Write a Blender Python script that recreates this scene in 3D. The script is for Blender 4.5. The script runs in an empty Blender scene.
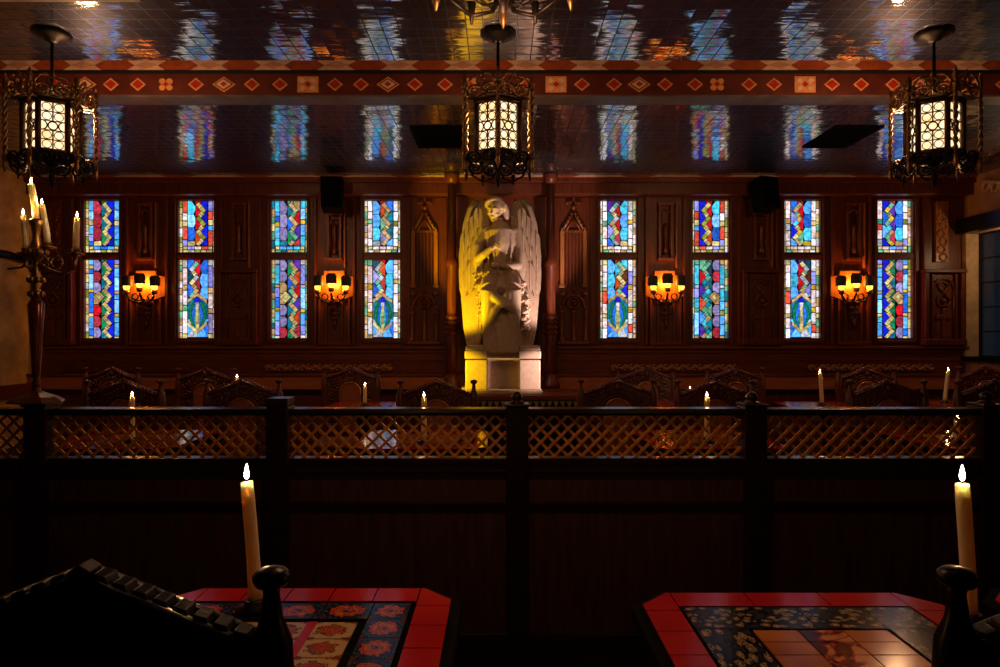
import bpy, math, random
from mathutils import Vector, Matrix
PI = math.pi
random.seed(7)
C = bpy.context.scene.collection
SC = bpy.context.scene

# ------------------------------------------------------------------ camera
F = 667.0                      # focal length in pixels of the 1000 x 667 frame
EYE = 1.25
cam_d = bpy.data.cameras.new('camera')
cam = bpy.data.objects.new('camera', cam_d); C.objects.link(cam)
cam.location = (0, 0, EYE); cam.rotation_euler = (PI/2, 0, 0)
cam_d.sensor_width = 36.0; cam_d.lens = 36.0*F/1000.0
cam_d.clip_start = 0.02; cam_d.clip_end = 60
SC.camera = cam
# ------------------------------------------------------------------ world, exposure
w = bpy.data.worlds.new('world'); SC.world = w; w.use_nodes = True
w.node_tree.nodes['Background'].inputs[0].default_value = (0.9, 0.55, 0.4, 1)
w.node_tree.nodes['Background'].inputs[1].default_value = 0.0035
SC.view_settings.view_transform = 'Standard'; SC.view_settings.look = 'None'
SC.view_settings.exposure = 0.0; SC.view_settings.gamma = 1.0
SC.view_settings.use_curve_mapping = False
SC.cycles.use_denoising = True
SC.cycles.max_bounces = 6; SC.cycles.diffuse_bounces = 3; SC.cycles.glossy_bounces = 4
SC.cycles.sample_clamp_indirect = 4.0
SC.cycles.caustics_reflective = False; SC.cycles.caustics_refractive = False

def spot(name, loc, target, power, col, angle, blend=0.4, size=0.04):
    l = bpy.data.lights.new(name, 'SPOT'); l.energy = power; l.color = col
    l.spot_size = math.radians(angle); l.spot_blend = blend; l.shadow_soft_size = size
    o = bpy.data.objects.new(name, l); C.objects.link(o); o.location = loc
    o.rotation_euler = (Vector(target)-Vector(loc)).to_track_quat('-Z', 'Y').to_euler()
    return o
def point(name, loc, power, col, size=0.05):
    l = bpy.data.lights.new(name, 'POINT'); l.energy = power; l.color = col; l.shadow_soft_size = size
    o = bpy.data.objects.new(name, l); C.objects.link(o); o.location = loc
    return o
YEL, PNK = (1, 0.66, 0.0), (1, 0.68, 0.58)
spot('statue_spot_yellow_low', (-0.80, 6.45, 1.0), (-0.42, 6.86, 0.88), 85, YEL, 42, 0.35)
spot('statue_spot_yellow_high', (-0.95, 6.55, 0.86), (-0.42, 7.0, 1.78), 230, YEL, 60, 0.4)
spot('statue_spot_white_low', (0.80, 6.45, 1.0), (0.42, 6.86, 0.88), 62, PNK, 42, 0.35)
spot('statue_spot_white_high', (0.95, 6.55, 0.86), (0.52, 7.0, 1.80), 170, PNK, 58, 0.4)
spot('table_spot_left', (-0.35, 1.35, 2.95), (-0.35, 1.1, 0.77), 22, (1, 0.75, 0.55), 24, 0.6)
spot('table_spot_right', (0.55, 1.35, 2.95), (0.55, 1.1, 0.77), 18, (1, 0.75, 0.55), 24, 0.6)
LAMP = (1, 0.50, 0.23)
point('lantern_glow_near', (-0.02, 1.80, 2.02), 12, LAMP, 0.10)
point('lantern_glow_middle', (-0.01, 4.26, 2.58), 18, LAMP, 0.08)
point('lantern_glow_left', (-2.65, 4.26, 2.58), 31, LAMP, 0.08)
point('lantern_glow_right', (2.57, 4.26, 2.58), 31, LAMP, 0.08)
point('side_window_lamp', (5.44, 6.95, 2.15), 7, (1, 0.62, 0.30), 0.03)

# ------------------------------------------------------------------ helpers
def at(px, py, d): return Vector(((px-500)*d/F, d, EYE+(333.5-py)*d/F))
def lin(c):
    def f(u):
        u = u/255.0
        return u/12.92 if u <= 0.04045 else ((u+0.055)/1.055)**2.4
    return (f(c[0]), f(c[1]), f(c[2]))

class MB:
    """collects shapes; build() links them as one mesh object"""
    def __init__(s): s.v = []; s.f = []; s.m = []; s.c = []; s.sm = []; s.mi = 0; s.col = (1, 1, 1); s.uv = {}
    def add(s, vs, fs, smooth=False, M=None):
        b = len(s.v)
        for p in vs:
            p = Vector(p)
            s.v.append(M @ p if M is not None else p)
        for f in fs:
            s.f.append([b+i for i in f]); s.m.append(s.mi); s.c.append(s.col); s.sm.append(smooth)
    def box(s, x0, x1, y0, y1, z0, z1, M=None):
        vs = [(x, y, z) for x in (x0, x1) for y in (y0, y1) for z in (z0, z1)]
        s.add(vs, [(0,1,3,2), (4,6,7,5), (0,4,5,1), (2,3,7,6), (0,2,6,4), (1,5,7,3)], False, M)
    def cbox(s, c, sx, sy, sz, M=None):
        s.box(c[0]-sx/2, c[0]+sx/2, c[1]-sy/2, c[1]+sy/2, c[2]-sz/2, c[2]+sz/2, M)
    def prism(s, poly, y0, y1, M=None, smooth=False):
        """polygon of (x, z) extruded along y"""
        a = sum(poly[i][0]*poly[(i+1) % len(poly)][1]-poly[(i+1) % len(poly)][0]*poly[i][1] for i in range(len(poly)))
        if a < 0: poly = poly[::-1]
        n = len(poly)
        vs = [(x, y0, z) for x, z in poly]+[(x, y1, z) for x, z in poly]
        fs = [tuple(range(n)), tuple(range(2*n-1, n-1, -1))]
        fs += [(i, i+n, (i+1) % n+n, (i+1) % n) for i in range(n)]
        s.add(vs, fs, smooth, M)
    def slab(s, poly, z0, z1, M=None):
        """polygon of (x, y) extruded along z"""
        a = sum(poly[i][0]*poly[(i+1) % len(poly)][1]-poly[(i+1) % len(poly)][0]*poly[i][1] for i in range(len(poly)))
        if a < 0: poly = poly[::-1]
        n = len(poly)
        vs = [(x, y, z0) for x, y in poly]+[(x, y, z1) for x, y in poly]
        fs = [tuple(range(n-1, -1, -1)), tuple(range(n, 2*n))]
        fs += [(i, (i+1) % n, (i+1) % n+n, i+n) for i in range(n)]
        s.add(vs, fs, False, M)
    def lathe(s, prof, n=16, c=(0, 0, 0), M=None, smooth=True):
        vs = []; fs = []
        for r, z in prof:
            for k in range(n):
                a = 2*PI*k/n
                vs.append((c[0]+r*math.cos(a), c[1]+r*math.sin(a), c[2]+z))
        for j in range(len(prof)-1):
            for k in range(n):
                k2 = (k+1) % n
                fs.append((j*n+k, j*n+k2, (j+1)*n+k2, (j+1)*n+k))
        fs.append(tuple(range(n-1, -1, -1)))
        fs.append(tuple((len(prof)-1)*n+k for k in range(n)))
        s.add(vs, fs, smooth, M)
    def tube(s, pts, r, n=8, M=None, smooth=True):
        pts = [Vector(p) for p in pts]
        if not isinstance(r, (list, tuple)): r = [r]*len(pts)
        vs = []; fs = []
        up = None
        for i, p in enumerate(pts):
            t = (pts[min(i+1, len(pts)-1)]-pts[max(i-1, 0)])
            t = t.normalized() if t.length > 1e-9 else Vector((0, 0, 1))
            if up is None:
                up = Vector((0, 0, 1)) if abs(t.z) < 0.9 else Vector((1, 0, 0))
            a = t.cross(up)
            if a.length < 1e-6: a = t.cross(Vector((0.3, 1, 0.2)))
            a.normalize(); b = t.cross(a).normalized(); up = -b if False else up
            for k in range(n):
                q = 2*PI*k/n
                vs.append(p+(a*math.cos(q)+b*math.sin(q))*r[i])
        m = len(pts)
        for j in range(m-1):
            for k in range(n):
                k2 = (k+1) % n
                fs.append((j*n+k, (j+1)*n+k, (j+1)*n+k2, j*n+k2))
        fs.append(tuple(range(n))); fs.append(tuple((m-1)*n+k for k in range(n-1, -1, -1)))
        s.add(vs, fs, smooth, M)
    def ring(s, c, R, r, n=14, k=6, M=None, a0=0, a1=2*PI):
        """ring or arc in the x-z plane"""
        full = abs(a1-a0-2*PI) < 1e-6
        pts = [(c[0]+R*math.cos(a0+(a1-a0)*i/n), c[1], c[2]+R*math.sin(a0+(a1-a0)*i/n)) for i in range(n+1)]
        s.tube(pts, r, k, M)
    def ball(s, c, rx, ry=None, rz=None, n=12, m=8, M=None):
        ry = rx if ry is None else ry; rz = rx if rz is None else rz
        vs = [(c[0], c[1], c[2]-rz)]
        for j in range(1, m):
            t = -PI/2+PI*j/m
            for k in range(n):
                a = 2*PI*k/n
                vs.append((c[0]+rx*math.cos(t)*math.cos(a), c[1]+ry*math.cos(t)*math.sin(a), c[2]+rz*math.sin(t)))
        vs.append((c[0], c[1], c[2]+rz))
        fs = [(0, 1+(k+1) % n, 1+k) for k in range(n)]
        for j in range(m-2):
            for k in range(n):
                fs.append((1+j*n+k, 1+j*n+(k+1) % n, 1+(j+1)*n+(k+1) % n, 1+(j+1)*n+k))
        e = len(vs)-1
        fs += [(e, 1+(m-2)*n+k, 1+(m-2)*n+(k+1) % n) for k in range(n)]
        s.add(vs, fs, True, M)
    def build(s, name, mats, parent=None, color=False, bevel=0, origin=None):
        me = bpy.data.meshes.new(name)
        o0 = Vector(origin) if origin is not None else Vector((0, 0, 0))
        me.from_pydata([tuple(p-o0) for p in s.v], [], s.f)
        if not isinstance(mats, (list, tuple)): mats = [mats]
        for m in mats: me.materials.append(m)
        me.polygons.foreach_set('material_index', s.m)
        me.polygons.foreach_set('use_smooth', s.sm)
        if color:
            ca = me.color_attributes.new('piece', 'FLOAT_COLOR', 'CORNER')
            arr = []
            for p in me.polygons:
                c = s.c[p.index]
                arr += [c[0], c[1], c[2], 1.0]*p.loop_total
            ca.data.foreach_set('color', arr)
        if s.uv:
            uvl = me.uv_layers.new(name='tile')
            for p in me.polygons:
                if p.index in s.uv:
                    for li, uvc in zip(p.loop_indices, s.uv[p.index]): uvl.data[li].uv = uvc
        me.update()
        o = bpy.data.objects.new(name, me); C.objects.link(o); o.location = o0
        if parent is not None: o.parent = parent
        if bevel:
            b = o.modifiers.new('bevel', 'BEVEL'); b.width = bevel; b.segments = 2; b.limit_method = 'ANGLE'
        return o

def tag(o, label, cat, group=None):
    o['label'] = label; o['category'] = cat
    if group: o['group'] = group
    return o
def thing(name, label, cat, loc=(0, 0, 0), rz=0, group=None):
    o = bpy.data.objects.new(name, None); C.objects.link(o)
    o.location = loc; o.rotation_euler = (0, 0, rz); o.empty_display_size = 0.05
    return tag(o, label, cat, group)
def struct(o):
    o['kind'] = 'structure'; return o
def copy_tree(o, parent=None):
    c = o.copy(); C.objects.link(c)
    if parent is not None: c.parent = parent
    for ch in list(o.children): copy_tree(ch, c)
    return c
def dup(o, loc, rz, label, group=None):
    c = copy_tree(o); c.location = loc; c.rotation_euler = (0, 0, rz); c['label'] = label
    if group: c['group'] = group
    return c

# ------------------------------------------------------------------ materials
def newmat(name):
    m = bpy.data.materials.new(name); m.use_nodes = True
    nt = m.node_tree; return m, nt, nt.nodes['Principled BSDF']
def N(nt, t, **kw):
    n = nt.nodes.new(t)
    for k, v in kw.items():
        if k in n.inputs: n.inputs[k].default_value = v
        else: setattr(n, k, v)
    return n
def plain(name, col, rough=0.5, metal=0.0, emit=None, es=0.0, var=0.25, scale=30, bump=0.0, spec=0.5):
    m, nt, b = newmat(name)
    tc = N(nt, 'ShaderNodeTexCoord'); nz = N(nt, 'ShaderNodeTexNoise', Scale=scale, Detail=4.0)
    nt.links.new(tc.outputs['Object'], nz.inputs['Vector'])
    r = N(nt, 'ShaderNodeValToRGB')
    r.color_ramp.elements[0].position = 0.3; r.color_ramp.elements[1].position = 0.7
    r.color_ramp.elements[0].color = (*[c*(1-var) for c in col], 1); r.color_ramp.elements[1].color = (*[min(1, c*(1+var)) for c in col], 1)
    nt.links.new(nz.outputs['Fac'], r.inputs['Fac']); nt.links.new(r.outputs['Color'], b.inputs['Base Color'])
    b.inputs['Roughness'].default_value = rough; b.inputs['Metallic'].default_value = metal
    b.inputs['Specular IOR Level'].default_value = spec
    if emit: b.inputs['Emission Color'].default_value = (*emit, 1); b.inputs['Emission Strength'].default_value = es
    if bump:
        bp = N(nt, 'ShaderNodeBump', Strength=bump, Distance=0.01)
        nt.links.new(nz.outputs['Fac'], bp.inputs['Height']); nt.links.new(bp.outputs['Normal'], b.inputs['Normal'])
    return m
def wood(name, c0, c1, rough=0.4, scale=(14, 14, 1.6), bump=0.15, spec=0.4):
    m, nt, b = newmat(name)
    tc = N(nt, 'ShaderNodeTexCoord'); mp = N(nt, 'ShaderNodeMapping'); mp.inputs['Scale'].default_value = scale
    nz = N(nt, 'ShaderNodeTexNoise', Scale=3.0, Detail=6.0, Distortion=0.6)
    nt.links.new(tc.outputs['Object'], mp.inputs['Vector']); nt.links.new(mp.outputs['Vector'], nz.inputs['Vector'])
    r = N(nt, 'ShaderNodeValToRGB')
    r.color_ramp.elements[0].position = 0.3; r.color_ramp.elements[1].position = 0.72
    r.color_ramp.elements[0].color = (*c0, 1); r.color_ramp.elements[1].color = (*c1, 1)
    nt.links.new(nz.outputs['Fac'], r.inputs['Fac']); nt.links.new(r.outputs['Color'], b.inputs['Base Color'])
    bp = N(nt, 'ShaderNodeBump', Strength=bump, Distance=0.004)
    nt.links.new(nz.outputs['Fac'], bp.inputs['Height']); nt.links.new(bp.outputs['Normal'], b.inputs['Normal'])
    b.inputs['Roughness'].default_value = rough; b.inputs['Specular IOR Level'].default_value = spec
    return m

WALLWOOD = wood('mahogany_panelling', (0.065, 0.0115, 0.004), (0.15, 0.030, 0.009), 0.38)
BOARD = wood('mahogany_boards', (0.09, 0.017, 0.006), (0.18, 0.040, 0.012), 0.4, (1.6, 14, 14))
CARVE = wood('carved_mahogany', (0.08, 0.017, 0.006), (0.19, 0.048, 0.016), 0.33)
GOLDWOOD = wood('gilded_and_lit_carving', (0.24, 0.08, 0.02), (0.45, 0.17, 0.045), 0.35)
LITSCROLL = wood('painted_lit_scrollwork', (0.5, 0.20, 0.05), (0.75, 0.33, 0.09), 0.4)  # carving colour raised to paint in the orange light on the friezes
BRASSWOOD = wood('polished_carving', (0.11, 0.028, 0.009), (0.24, 0.075, 0.022), 0.33)
LEDGE = wood('lighter_ledge_board', (0.32, 0.085, 0.03), (0.50, 0.15, 0.05), 0.42, (1.6, 14, 14))  # lighter, redder wood than the other boards
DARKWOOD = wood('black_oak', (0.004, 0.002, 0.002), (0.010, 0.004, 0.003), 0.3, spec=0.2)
RAILWOOD = wood('ebonised_rail', (0.012, 0.004, 0.003), (0.028, 0.009, 0.005), 0.28, (1.6, 14, 14), spec=0.6)
PANELBLACK = wood('dark_partition_board', (0.045, 0.014, 0.008), (0.10, 0.032, 0.018), 0.6)
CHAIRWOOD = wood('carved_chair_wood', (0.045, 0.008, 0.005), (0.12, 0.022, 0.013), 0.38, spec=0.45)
LATTICE = plain('brass_toned_lattice', (0.80, 0.30, 0.05), 0.42, 0.25, var=0.35, scale=60)
UPHOLSTERY = plain('oxblood_leather', (0.24, 0.055, 0.02), 0.45, var=0.3, scale=50, bump=0.2)
PIPING = plain('brass_nail_trim', (0.42, 0.17, 0.05), 0.35, 0.6)
IRON = plain('wrought_iron', (0.018, 0.013, 0.011), 0.42, 0.7)
TRACERY = plain('gilt_tracery', (0.10, 0.05, 0.018), 0.45, 0.5)
BRONZE = plain('aged_bronze', (0.36, 0.20, 0.08), 0.36, 0.85, var=0.5, scale=40)
PLASTER = plain('ochre_plaster', (0.56, 0.36, 0.15), 0.85, var=0.4, scale=4, bump=0.4)
PLASTERPALE = plain('beige_plaster', (0.50, 0.34, 0.19), 0.8, var=0.2, scale=12, bump=0.3)
FLOORM = plain('dark_floor_boards', (0.02, 0.010, 0.008), 0.6, var=0.4, scale=8)
STONE = plain('carved_limestone', (0.40, 0.29, 0.22), 0.55, var=0.12, scale=25, bump=0.15)
BLACK = plain('black_cabinet', (0.003, 0.003, 0.003), 0.9, spec=0.05)
VENTBLACK = plain('matte_black_vent', (0.004, 0.004, 0.004), 0.95, spec=0.05)
RIM = plain('matte_dark_table_edge', (0.005, 0.0035, 0.003), 0.9, spec=0.05)
LEAD = plain('lead_came_and_groove_shade', (0.008, 0.008, 0.009), 0.5)
CREAM = plain('cream_paint', (0.62, 0.42, 0.30), 0.55, var=0.2, scale=14)
PINKISH = plain('dusty_pink_paint', (0.50, 0.26, 0.17), 0.55, var=0.2, scale=14)
RUST = plain('rust_red_paint', (0.30, 0.065, 0.02), 0.5, var=0.25, scale=14)
BANDRED = plain('dark_red_beam_paint', (0.085, 0.014, 0.008), 0.5, var=0.3, scale=9)
REDPAINT = plain('blood_red_paint', (0.34, 0.02, 0.014), 0.5)
OCHREPAINT = plain('ochre_paint', (0.62, 0.25, 0.075), 0.5)
GREYBOARD = plain('grey_painted_board', (0.10, 0.075, 0.06), 0.45, var=0.4, scale=6)
AMBER = plain('amber_bulb', (1, 0.4, 0.05), 0.3, emit=(1, 0.36, 0.03), es=5)
FLAME = plain('candle_flame', (1, 0.8, 0.5), 0.5, emit=(1, 0.55, 0.22), es=520)
WICK = plain('burnt_wick', (0.02, 0.015, 0.012), 0.9)
SHADE = plain('dark_lamp_shade', (0.025, 0.015, 0.01), 0.6)
RED = plain('red_glazed_tile', (0.42, 0.010, 0.010), 0.11, var=0.12, scale=8)
GROUT = plain('black_grout', (0.004, 0.003, 0.003), 0.95, spec=0.03)
NIGHTGLASS = plain('night_blue_glass', (0.012, 0.03, 0.055), 0.12, emit=(0.02, 0.05, 0.09), es=0.10)
GREENFRINGE = plain('olive_fringe', (0.20, 0.17, 0.05), 0.7)

def wax_mat():
    m, nt, b = newmat('candle_wax')
    b.inputs['Base Color'].default_value = (0.88, 0.58, 0.40, 1); b.inputs['Roughness'].default_value = 0.45
    b.inputs['Subsurface Weight'].default_value = 0.85
    b.inputs['Subsurface Radius'].default_value = (1.0, 0.55, 0.32); b.inputs['Subsurface Scale'].default_value = 0.12
    return m
WAX = wax_mat()

def glass_mat():
    m, nt, b = newmat('stained_glass')
    at_ = N(nt, 'ShaderNodeAttribute', attribute_name='piece')
    tc = N(nt, 'ShaderNodeTexCoord'); nz = N(nt, 'ShaderNodeTexNoise', Scale=28.0, Detail=3.0)
    nt.links.new(tc.outputs['Object'], nz.inputs['Vector'])
    mr = N(nt, 'ShaderNodeMapRange'); mr.inputs['From Min'].default_value = 0.3; mr.inputs['From Max'].default_value = 0.7
    mr.inputs['To Min'].default_value = 0.42; mr.inputs['To Max'].default_value = 1.45
    nt.links.new(nz.outputs['Fac'], mr.inputs['Value'])
    b.inputs['Base Color'].default_value = (0.01, 0.01, 0.012, 1); b.inputs['Roughness'].default_value = 0.25
    nt.links.new(at_.outputs['Color'], b.inputs['Emission Color']); nt.links.new(mr.outputs['Result'], b.inputs['Emission Strength'])
    return m
GLASS = glass_mat()
def lantern_glass():
    m, nt, b = newmat('lantern_milk_glass')
    tc = N(nt, 'ShaderNodeTexCoord'); nz = N(nt, 'ShaderNodeTexNoise', Scale=9.0)
    nt.links.new(tc.outputs['Object'], nz.inputs['Vector'])
    r = N(nt, 'ShaderNodeValToRGB'); r.color_ramp.elements[0].position = 0.3; r.color_ramp.elements[1].position = 0.65
    r.color_ramp.elements[0].color = (1, 0.55, 0.20, 1); r.color_ramp.elements[1].color = (1, 0.80, 0.52, 1)
    nt.links.new(nz.outputs['Fac'], r.inputs['Fac']); nt.links.new(r.outputs['Color'], b.inputs['Emission Color'])
    b.inputs['Emission Strength'].default_value = 1.55
    return m
MILK = lantern_glass()

def ceiling_mat():
    """dark lacquered pressed tiles: every tile sits a hair off level and the lacquer is brushed along x"""
    m, nt, b = newmat('lacquered_ceiling_tiles')
    L = nt.links.new
    tc = N(nt, 'ShaderNodeTexCoord')
    def vm(op, a=None, v=None):
        n = N(nt, 'ShaderNodeVectorMath', operation=op)
        if a is not None: L(a, n.inputs[0])
        if v is not None: n.inputs[1].default_value = v
        return n
    sc = vm('MULTIPLY', tc.outputs['Object'], (1/0.098, 1/0.118, 0))
    fl = vm('FLOOR', sc.outputs[0]); fr = vm('FRACTION', sc.outputs[0])
    wn = N(nt, 'ShaderNodeTexWhiteNoise', noise_dimensions='3D'); L(fl.outputs[0], wn.inputs['Vector'])
    t0 = vm('SUBTRACT', wn.outputs['Color'], (0.5, 0.5, 0.5)); t1 = vm('MULTIPLY', t0.outputs[0], (0.034, 0.036, 0))
    st = vm('MULTIPLY', tc.outputs['Object'], (5, 42, 0)); nz = N(nt, 'ShaderNodeTexNoise', Scale=1.0, Detail=5.0, Roughness=0.65)
    L(st.outputs[0], nz.inputs['Vector'])
    n0 = vm('SUBTRACT', nz.outputs['Color'], (0.5, 0.5, 0.5)); n1 = vm('MULTIPLY', n0.outputs[0], (0.17, 0.17, 0))
    a = vm('ADD', t1.outputs[0]); L(n1.outputs[0], a.inputs[1])
    g = N(nt, 'ShaderNodeNewGeometry'); a2 = vm('ADD', a.outputs[0]); L(g.outputs['Normal'], a2.inputs[1])
    nn = vm('NORMALIZE', a2.outputs[0])
    # joints between tiles
    sx = N(nt, 'ShaderNodeSeparateXYZ'); L(fr.outputs[0], sx.inputs[0])
    def edge(o, wd):
        p = N(nt, 'ShaderNodeMath', operation='PINGPONG'); L(o, p.inputs[0]); p.inputs[1].default_value = 0.5
        q = N(nt, 'ShaderNodeMath', operation='LESS_THAN'); L(p.outputs[0], q.inputs[0]); q.inputs[1].default_value = wd
        return q
    mx = N(nt, 'ShaderNodeMath', operation='MAXIMUM'); L(edge(sx.outputs[0], 0.035).outputs[0], mx.inputs[0]); L(edge(sx.outputs[1], 0.04).outputs[0], mx.inputs[1])
    wear = N(nt, 'ShaderNodeTexNoise', Scale=2.2, Detail=4.0); L(tc.outputs['Object'], wear.inputs['Vector'])
    r = N(nt, 'ShaderNodeValToRGB'); r.color_ramp.elements[0].position = 0.35; r.color_ramp.elements[1].position = 0.7
    r.color_ramp.elements[0].color = (0.035, 0.042, 0.075, 1); r.color_ramp.elements[1].color = (0.075, 0.08, 0.12, 1)
    L(wear.outputs['Fac'], r.inputs['Fac'])
    L(r.outputs['Color'], b.inputs['Base Color'])
    rr = N(nt, 'ShaderNodeMapRange'); L(mx.outputs[0], rr.inputs['Value']); rr.inputs['To Min'].default_value = 0.065; rr.inputs['To Max'].default_value = 0.7
    b.inputs['Metallic'].default_value = 1.0
    L(rr.outputs[0], b.inputs['Coat Roughness']); b.inputs['Roughness'].default_value = 0.48
    b.inputs['Coat IOR'].default_value = 5.2; L(nn.outputs[0], b.inputs['Coat Normal'])
    cw = N(nt, 'ShaderNodeMath', operation='SUBTRACT'); cw.inputs[0].default_value = 1.0; L(mx.outputs[0], cw.inputs[1]); L(cw.outputs[0], b.inputs['Coat Weight'])
    sp = N(nt, 'ShaderNodeMapRange'); L(mx.outputs[0], sp.inputs['Value']); sp.inputs['To Min'].default_value = 0.5; sp.inputs['To Max'].default_value = 0.05
    L(sp.outputs[0], b.inputs['Specular IOR Level'])
    L(nn.outputs[0], b.inputs['Normal'])
    return m
CEILM = ceiling_mat()

# ------------------------------------------------------------------ the room
D = 7.7; S = D/F
CZ = 3.028
def wx(px): return (px-500)*S
def wz(py): return EYE+(333.5-py)*S
XL, XR = -5.36, 5.36
m = MB(); m.box(XL-0.2, XR+0.2, -1.0, 8.0, -0.1, 0.0); struct(m.build('floor', FLOORM))
YG0, YG1 = 4.34, 4.97          # an open coffer runs across the room between these
m = MB(); m.box(XL-0.2, XR+0.2, -1.0, YG0, CZ, CZ+0.05); m.box(XL-0.2, XR+0.2, YG1+0.12, 8.0, CZ, CZ+0.05); struct(m.build('ceiling', CEILM))
m = MB(); m.box(XL-0.2, XR+0.2, YG0-0.1, YG1+0.4, CZ+0.46, CZ+0.5); m.box(XL-0.2, XR+0.2, YG0-0.06, YG0-0.02, CZ+0.05, CZ+0.46); m.box(XL-0.2, XR+0.2, YG1+0.30, YG1+0.34, CZ+0.05, CZ+0.46)
m.box(XL-0.2, XL, YG0-0.1, YG1+0.4, CZ, CZ+0.5); m.box(XR, XR+0.2, YG0-0.1, YG1+0.4, CZ, CZ+0.5)
struct(m.build('ceiling_coffer', WALLWOOD))
m = MB(); m.box(XL-0.2, XL, -1.0, 8.0, 0, CZ); struct(m.build('wall_left', PLASTER))
# right wall with an opening for the side window
wy0, wy1, wz0, wz1 = 5.6, 7.64, at(0, 357, 7.42).z, at(0, 231, 7.42).z
m = MB()
m.box(XR, XR+0.2, -1.0, wy0, 0, CZ); m.box(XR, XR+0.2, wy1, 8.0, 0, CZ)
m.box(XR, XR+0.2, wy0, wy1, 0, wz0); m.box(XR, XR+0.2, wy0, wy1, wz1, CZ)
struct(m.build('wall_right', plain('brown_plaster', (0.36, 0.19, 0.10), 0.85, var=0.3, scale=5, bump=0.4)))

WIN = [101, 195.5, 288.5, 382, 618.5, 711, 803, 895.5]
HW = 18.2
# back wall, boxes around the sixteen openings
m = MB(); y0, y1 = D, D+0.16
xs = [XL]
for c in WIN: xs += [wx(c-HW), wx(c+HW)]
xs.append(XR)
zt0, zt1, zb0, zb1 = wz(252.5), wz(200), wz(338.5), wz(259.3)
for i in range(len(xs)-1):
    a, b_ = xs[i], xs[i+1]
    if i % 2 == 0: m.box(a, b_, y0, y1, 0, CZ)
    else:
        m.box(a, b_, y0, y1, 0, zb0); m.box(a, b_, y0, y1, zb1, zt0); m.box(a, b_, y0, y1, zt1, CZ)
struct(m.build('wall_back', WALLWOOD))

tn = [0]
def trim(mb, mats, bevel=0):
    tn[0] += 1
    return struct(mb.build('trim_%d' % tn[0], mats, bevel=bevel))
# crown moulding with a pale dashed lip
m = MB()
m.box(XL, XR, D-0.16, D, wz(197), wz(186)); m.box(XL, XR, D-0.2, D, wz(186), CZ)
trim(m, WALLWOOD, 0.006)
m = MB(); m.mi = 0
zl = CZ-0.022
m.box(XL, XR, D-0.216, D-0.2, zl, CZ)
m.mi = 1
for k in range(12):
    c = -4.9+k*0.86
    m.prism([(c-0.30, zl+0.002), (c+0.30, zl+0.002), (c+0.22, CZ-0.002), (c-0.22, CZ-0.002)], D-0.221, D-0.216)
trim(m, [RUST, CREAM])
# sill, rail boards and ledges along the back wall
def yb(py, d): return EYE+(333.5-py)*d/F
m = MB()
m.box(XL, XR, D-0.05, D, wz(353), wz(346)); m.box(XL, XR, D-0.09, D, wz(349), wz(346))
m.box(XL, XR, D-0.03, D, wz(361), wz(353))
m.box(XL, XR, D-0.02, D, wz(373), wz(361))
m.box(XL, XR, D-0.16, D, wz(376), wz(373))
trim(m, BOARD, 0.005)
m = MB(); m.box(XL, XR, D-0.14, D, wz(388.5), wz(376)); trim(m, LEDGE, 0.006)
# vertical stiles beside every window and thin beads between the bays
m = MB()
for c in WIN:
    for sg in (-1, 1):
        a = wx(c+sg*(HW+1.0)); b_ = wx(c+sg*(HW+3.2)); m.box(min(a, b_), max(a, b_), D-0.02, D, wz(345), wz(198))
        a = wx(c+sg*(HW+8.0)); b_ = wx(c+sg*(HW+10.5)); m.box(min(a, b_), max(a, b_), D-0.045, D, wz(345), wz(198))
    m.box(wx(c-HW), wx(c+HW), D-0.02, D, wz(200), wz(198)); m.box(wx(c-HW), wx(c+HW), D-0.02, D, wz(343), wz(340))
    m.box(wx(c-HW), wx(c+HW), D-0.015, D, wz(258.5), wz(255))
trim(m, WALLWOOD, 0.004)

# painted beam on the far side of the coffer: red band with diamonds, leaning checker strip above it
def cy(py): return F*(CZ-EYE)/(333.5-py)
def cx(px, y): return (px-500)*y/F
def bz(py, y=YG1): return EYE+(333.5-py)*y/F
m = MB(); m.box(XL, XR, YG1, YG1+0.12, CZ-0.012, bz(74))
ym = (bz(75.5)+bz(93.5))/2; u = YG1/F
SEQ = [(-10, 'L'), (26, 'd'), (55, 'd'), (85, 'L'), (111, 'd'), (138, 'd'), (166, 'f'), (196, 'd'), (224, 'L'), (252, 'd'), (280, 'd'), (308, 's'), (335, 'd'), (361, 'd'), (388, 'L'), (415, 'd'), (445, 'd'), (471, 'f'), (499, 'd'), (527, 'd'), (556, 's'), (582, 'd'), (614, 'd'), (639, 'L'), (665, 'd'), (695, 'd'), (717, 'f'), (749, 'd'), (774, 'd'), (805, 's'), (832, 'd'), (861, 'd'), (893, 'd'), (919, 'L'), (947, 'd'), (976, 'd'), (1003, 'd')]
def dia(mb, c, hx, hz, k): mb.prism([(c-hx, ym), (c, ym-hz), (c+hx, ym), (c, ym+hz)], YG1-0.003*k, YG1-0.003*(k-1))
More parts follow.
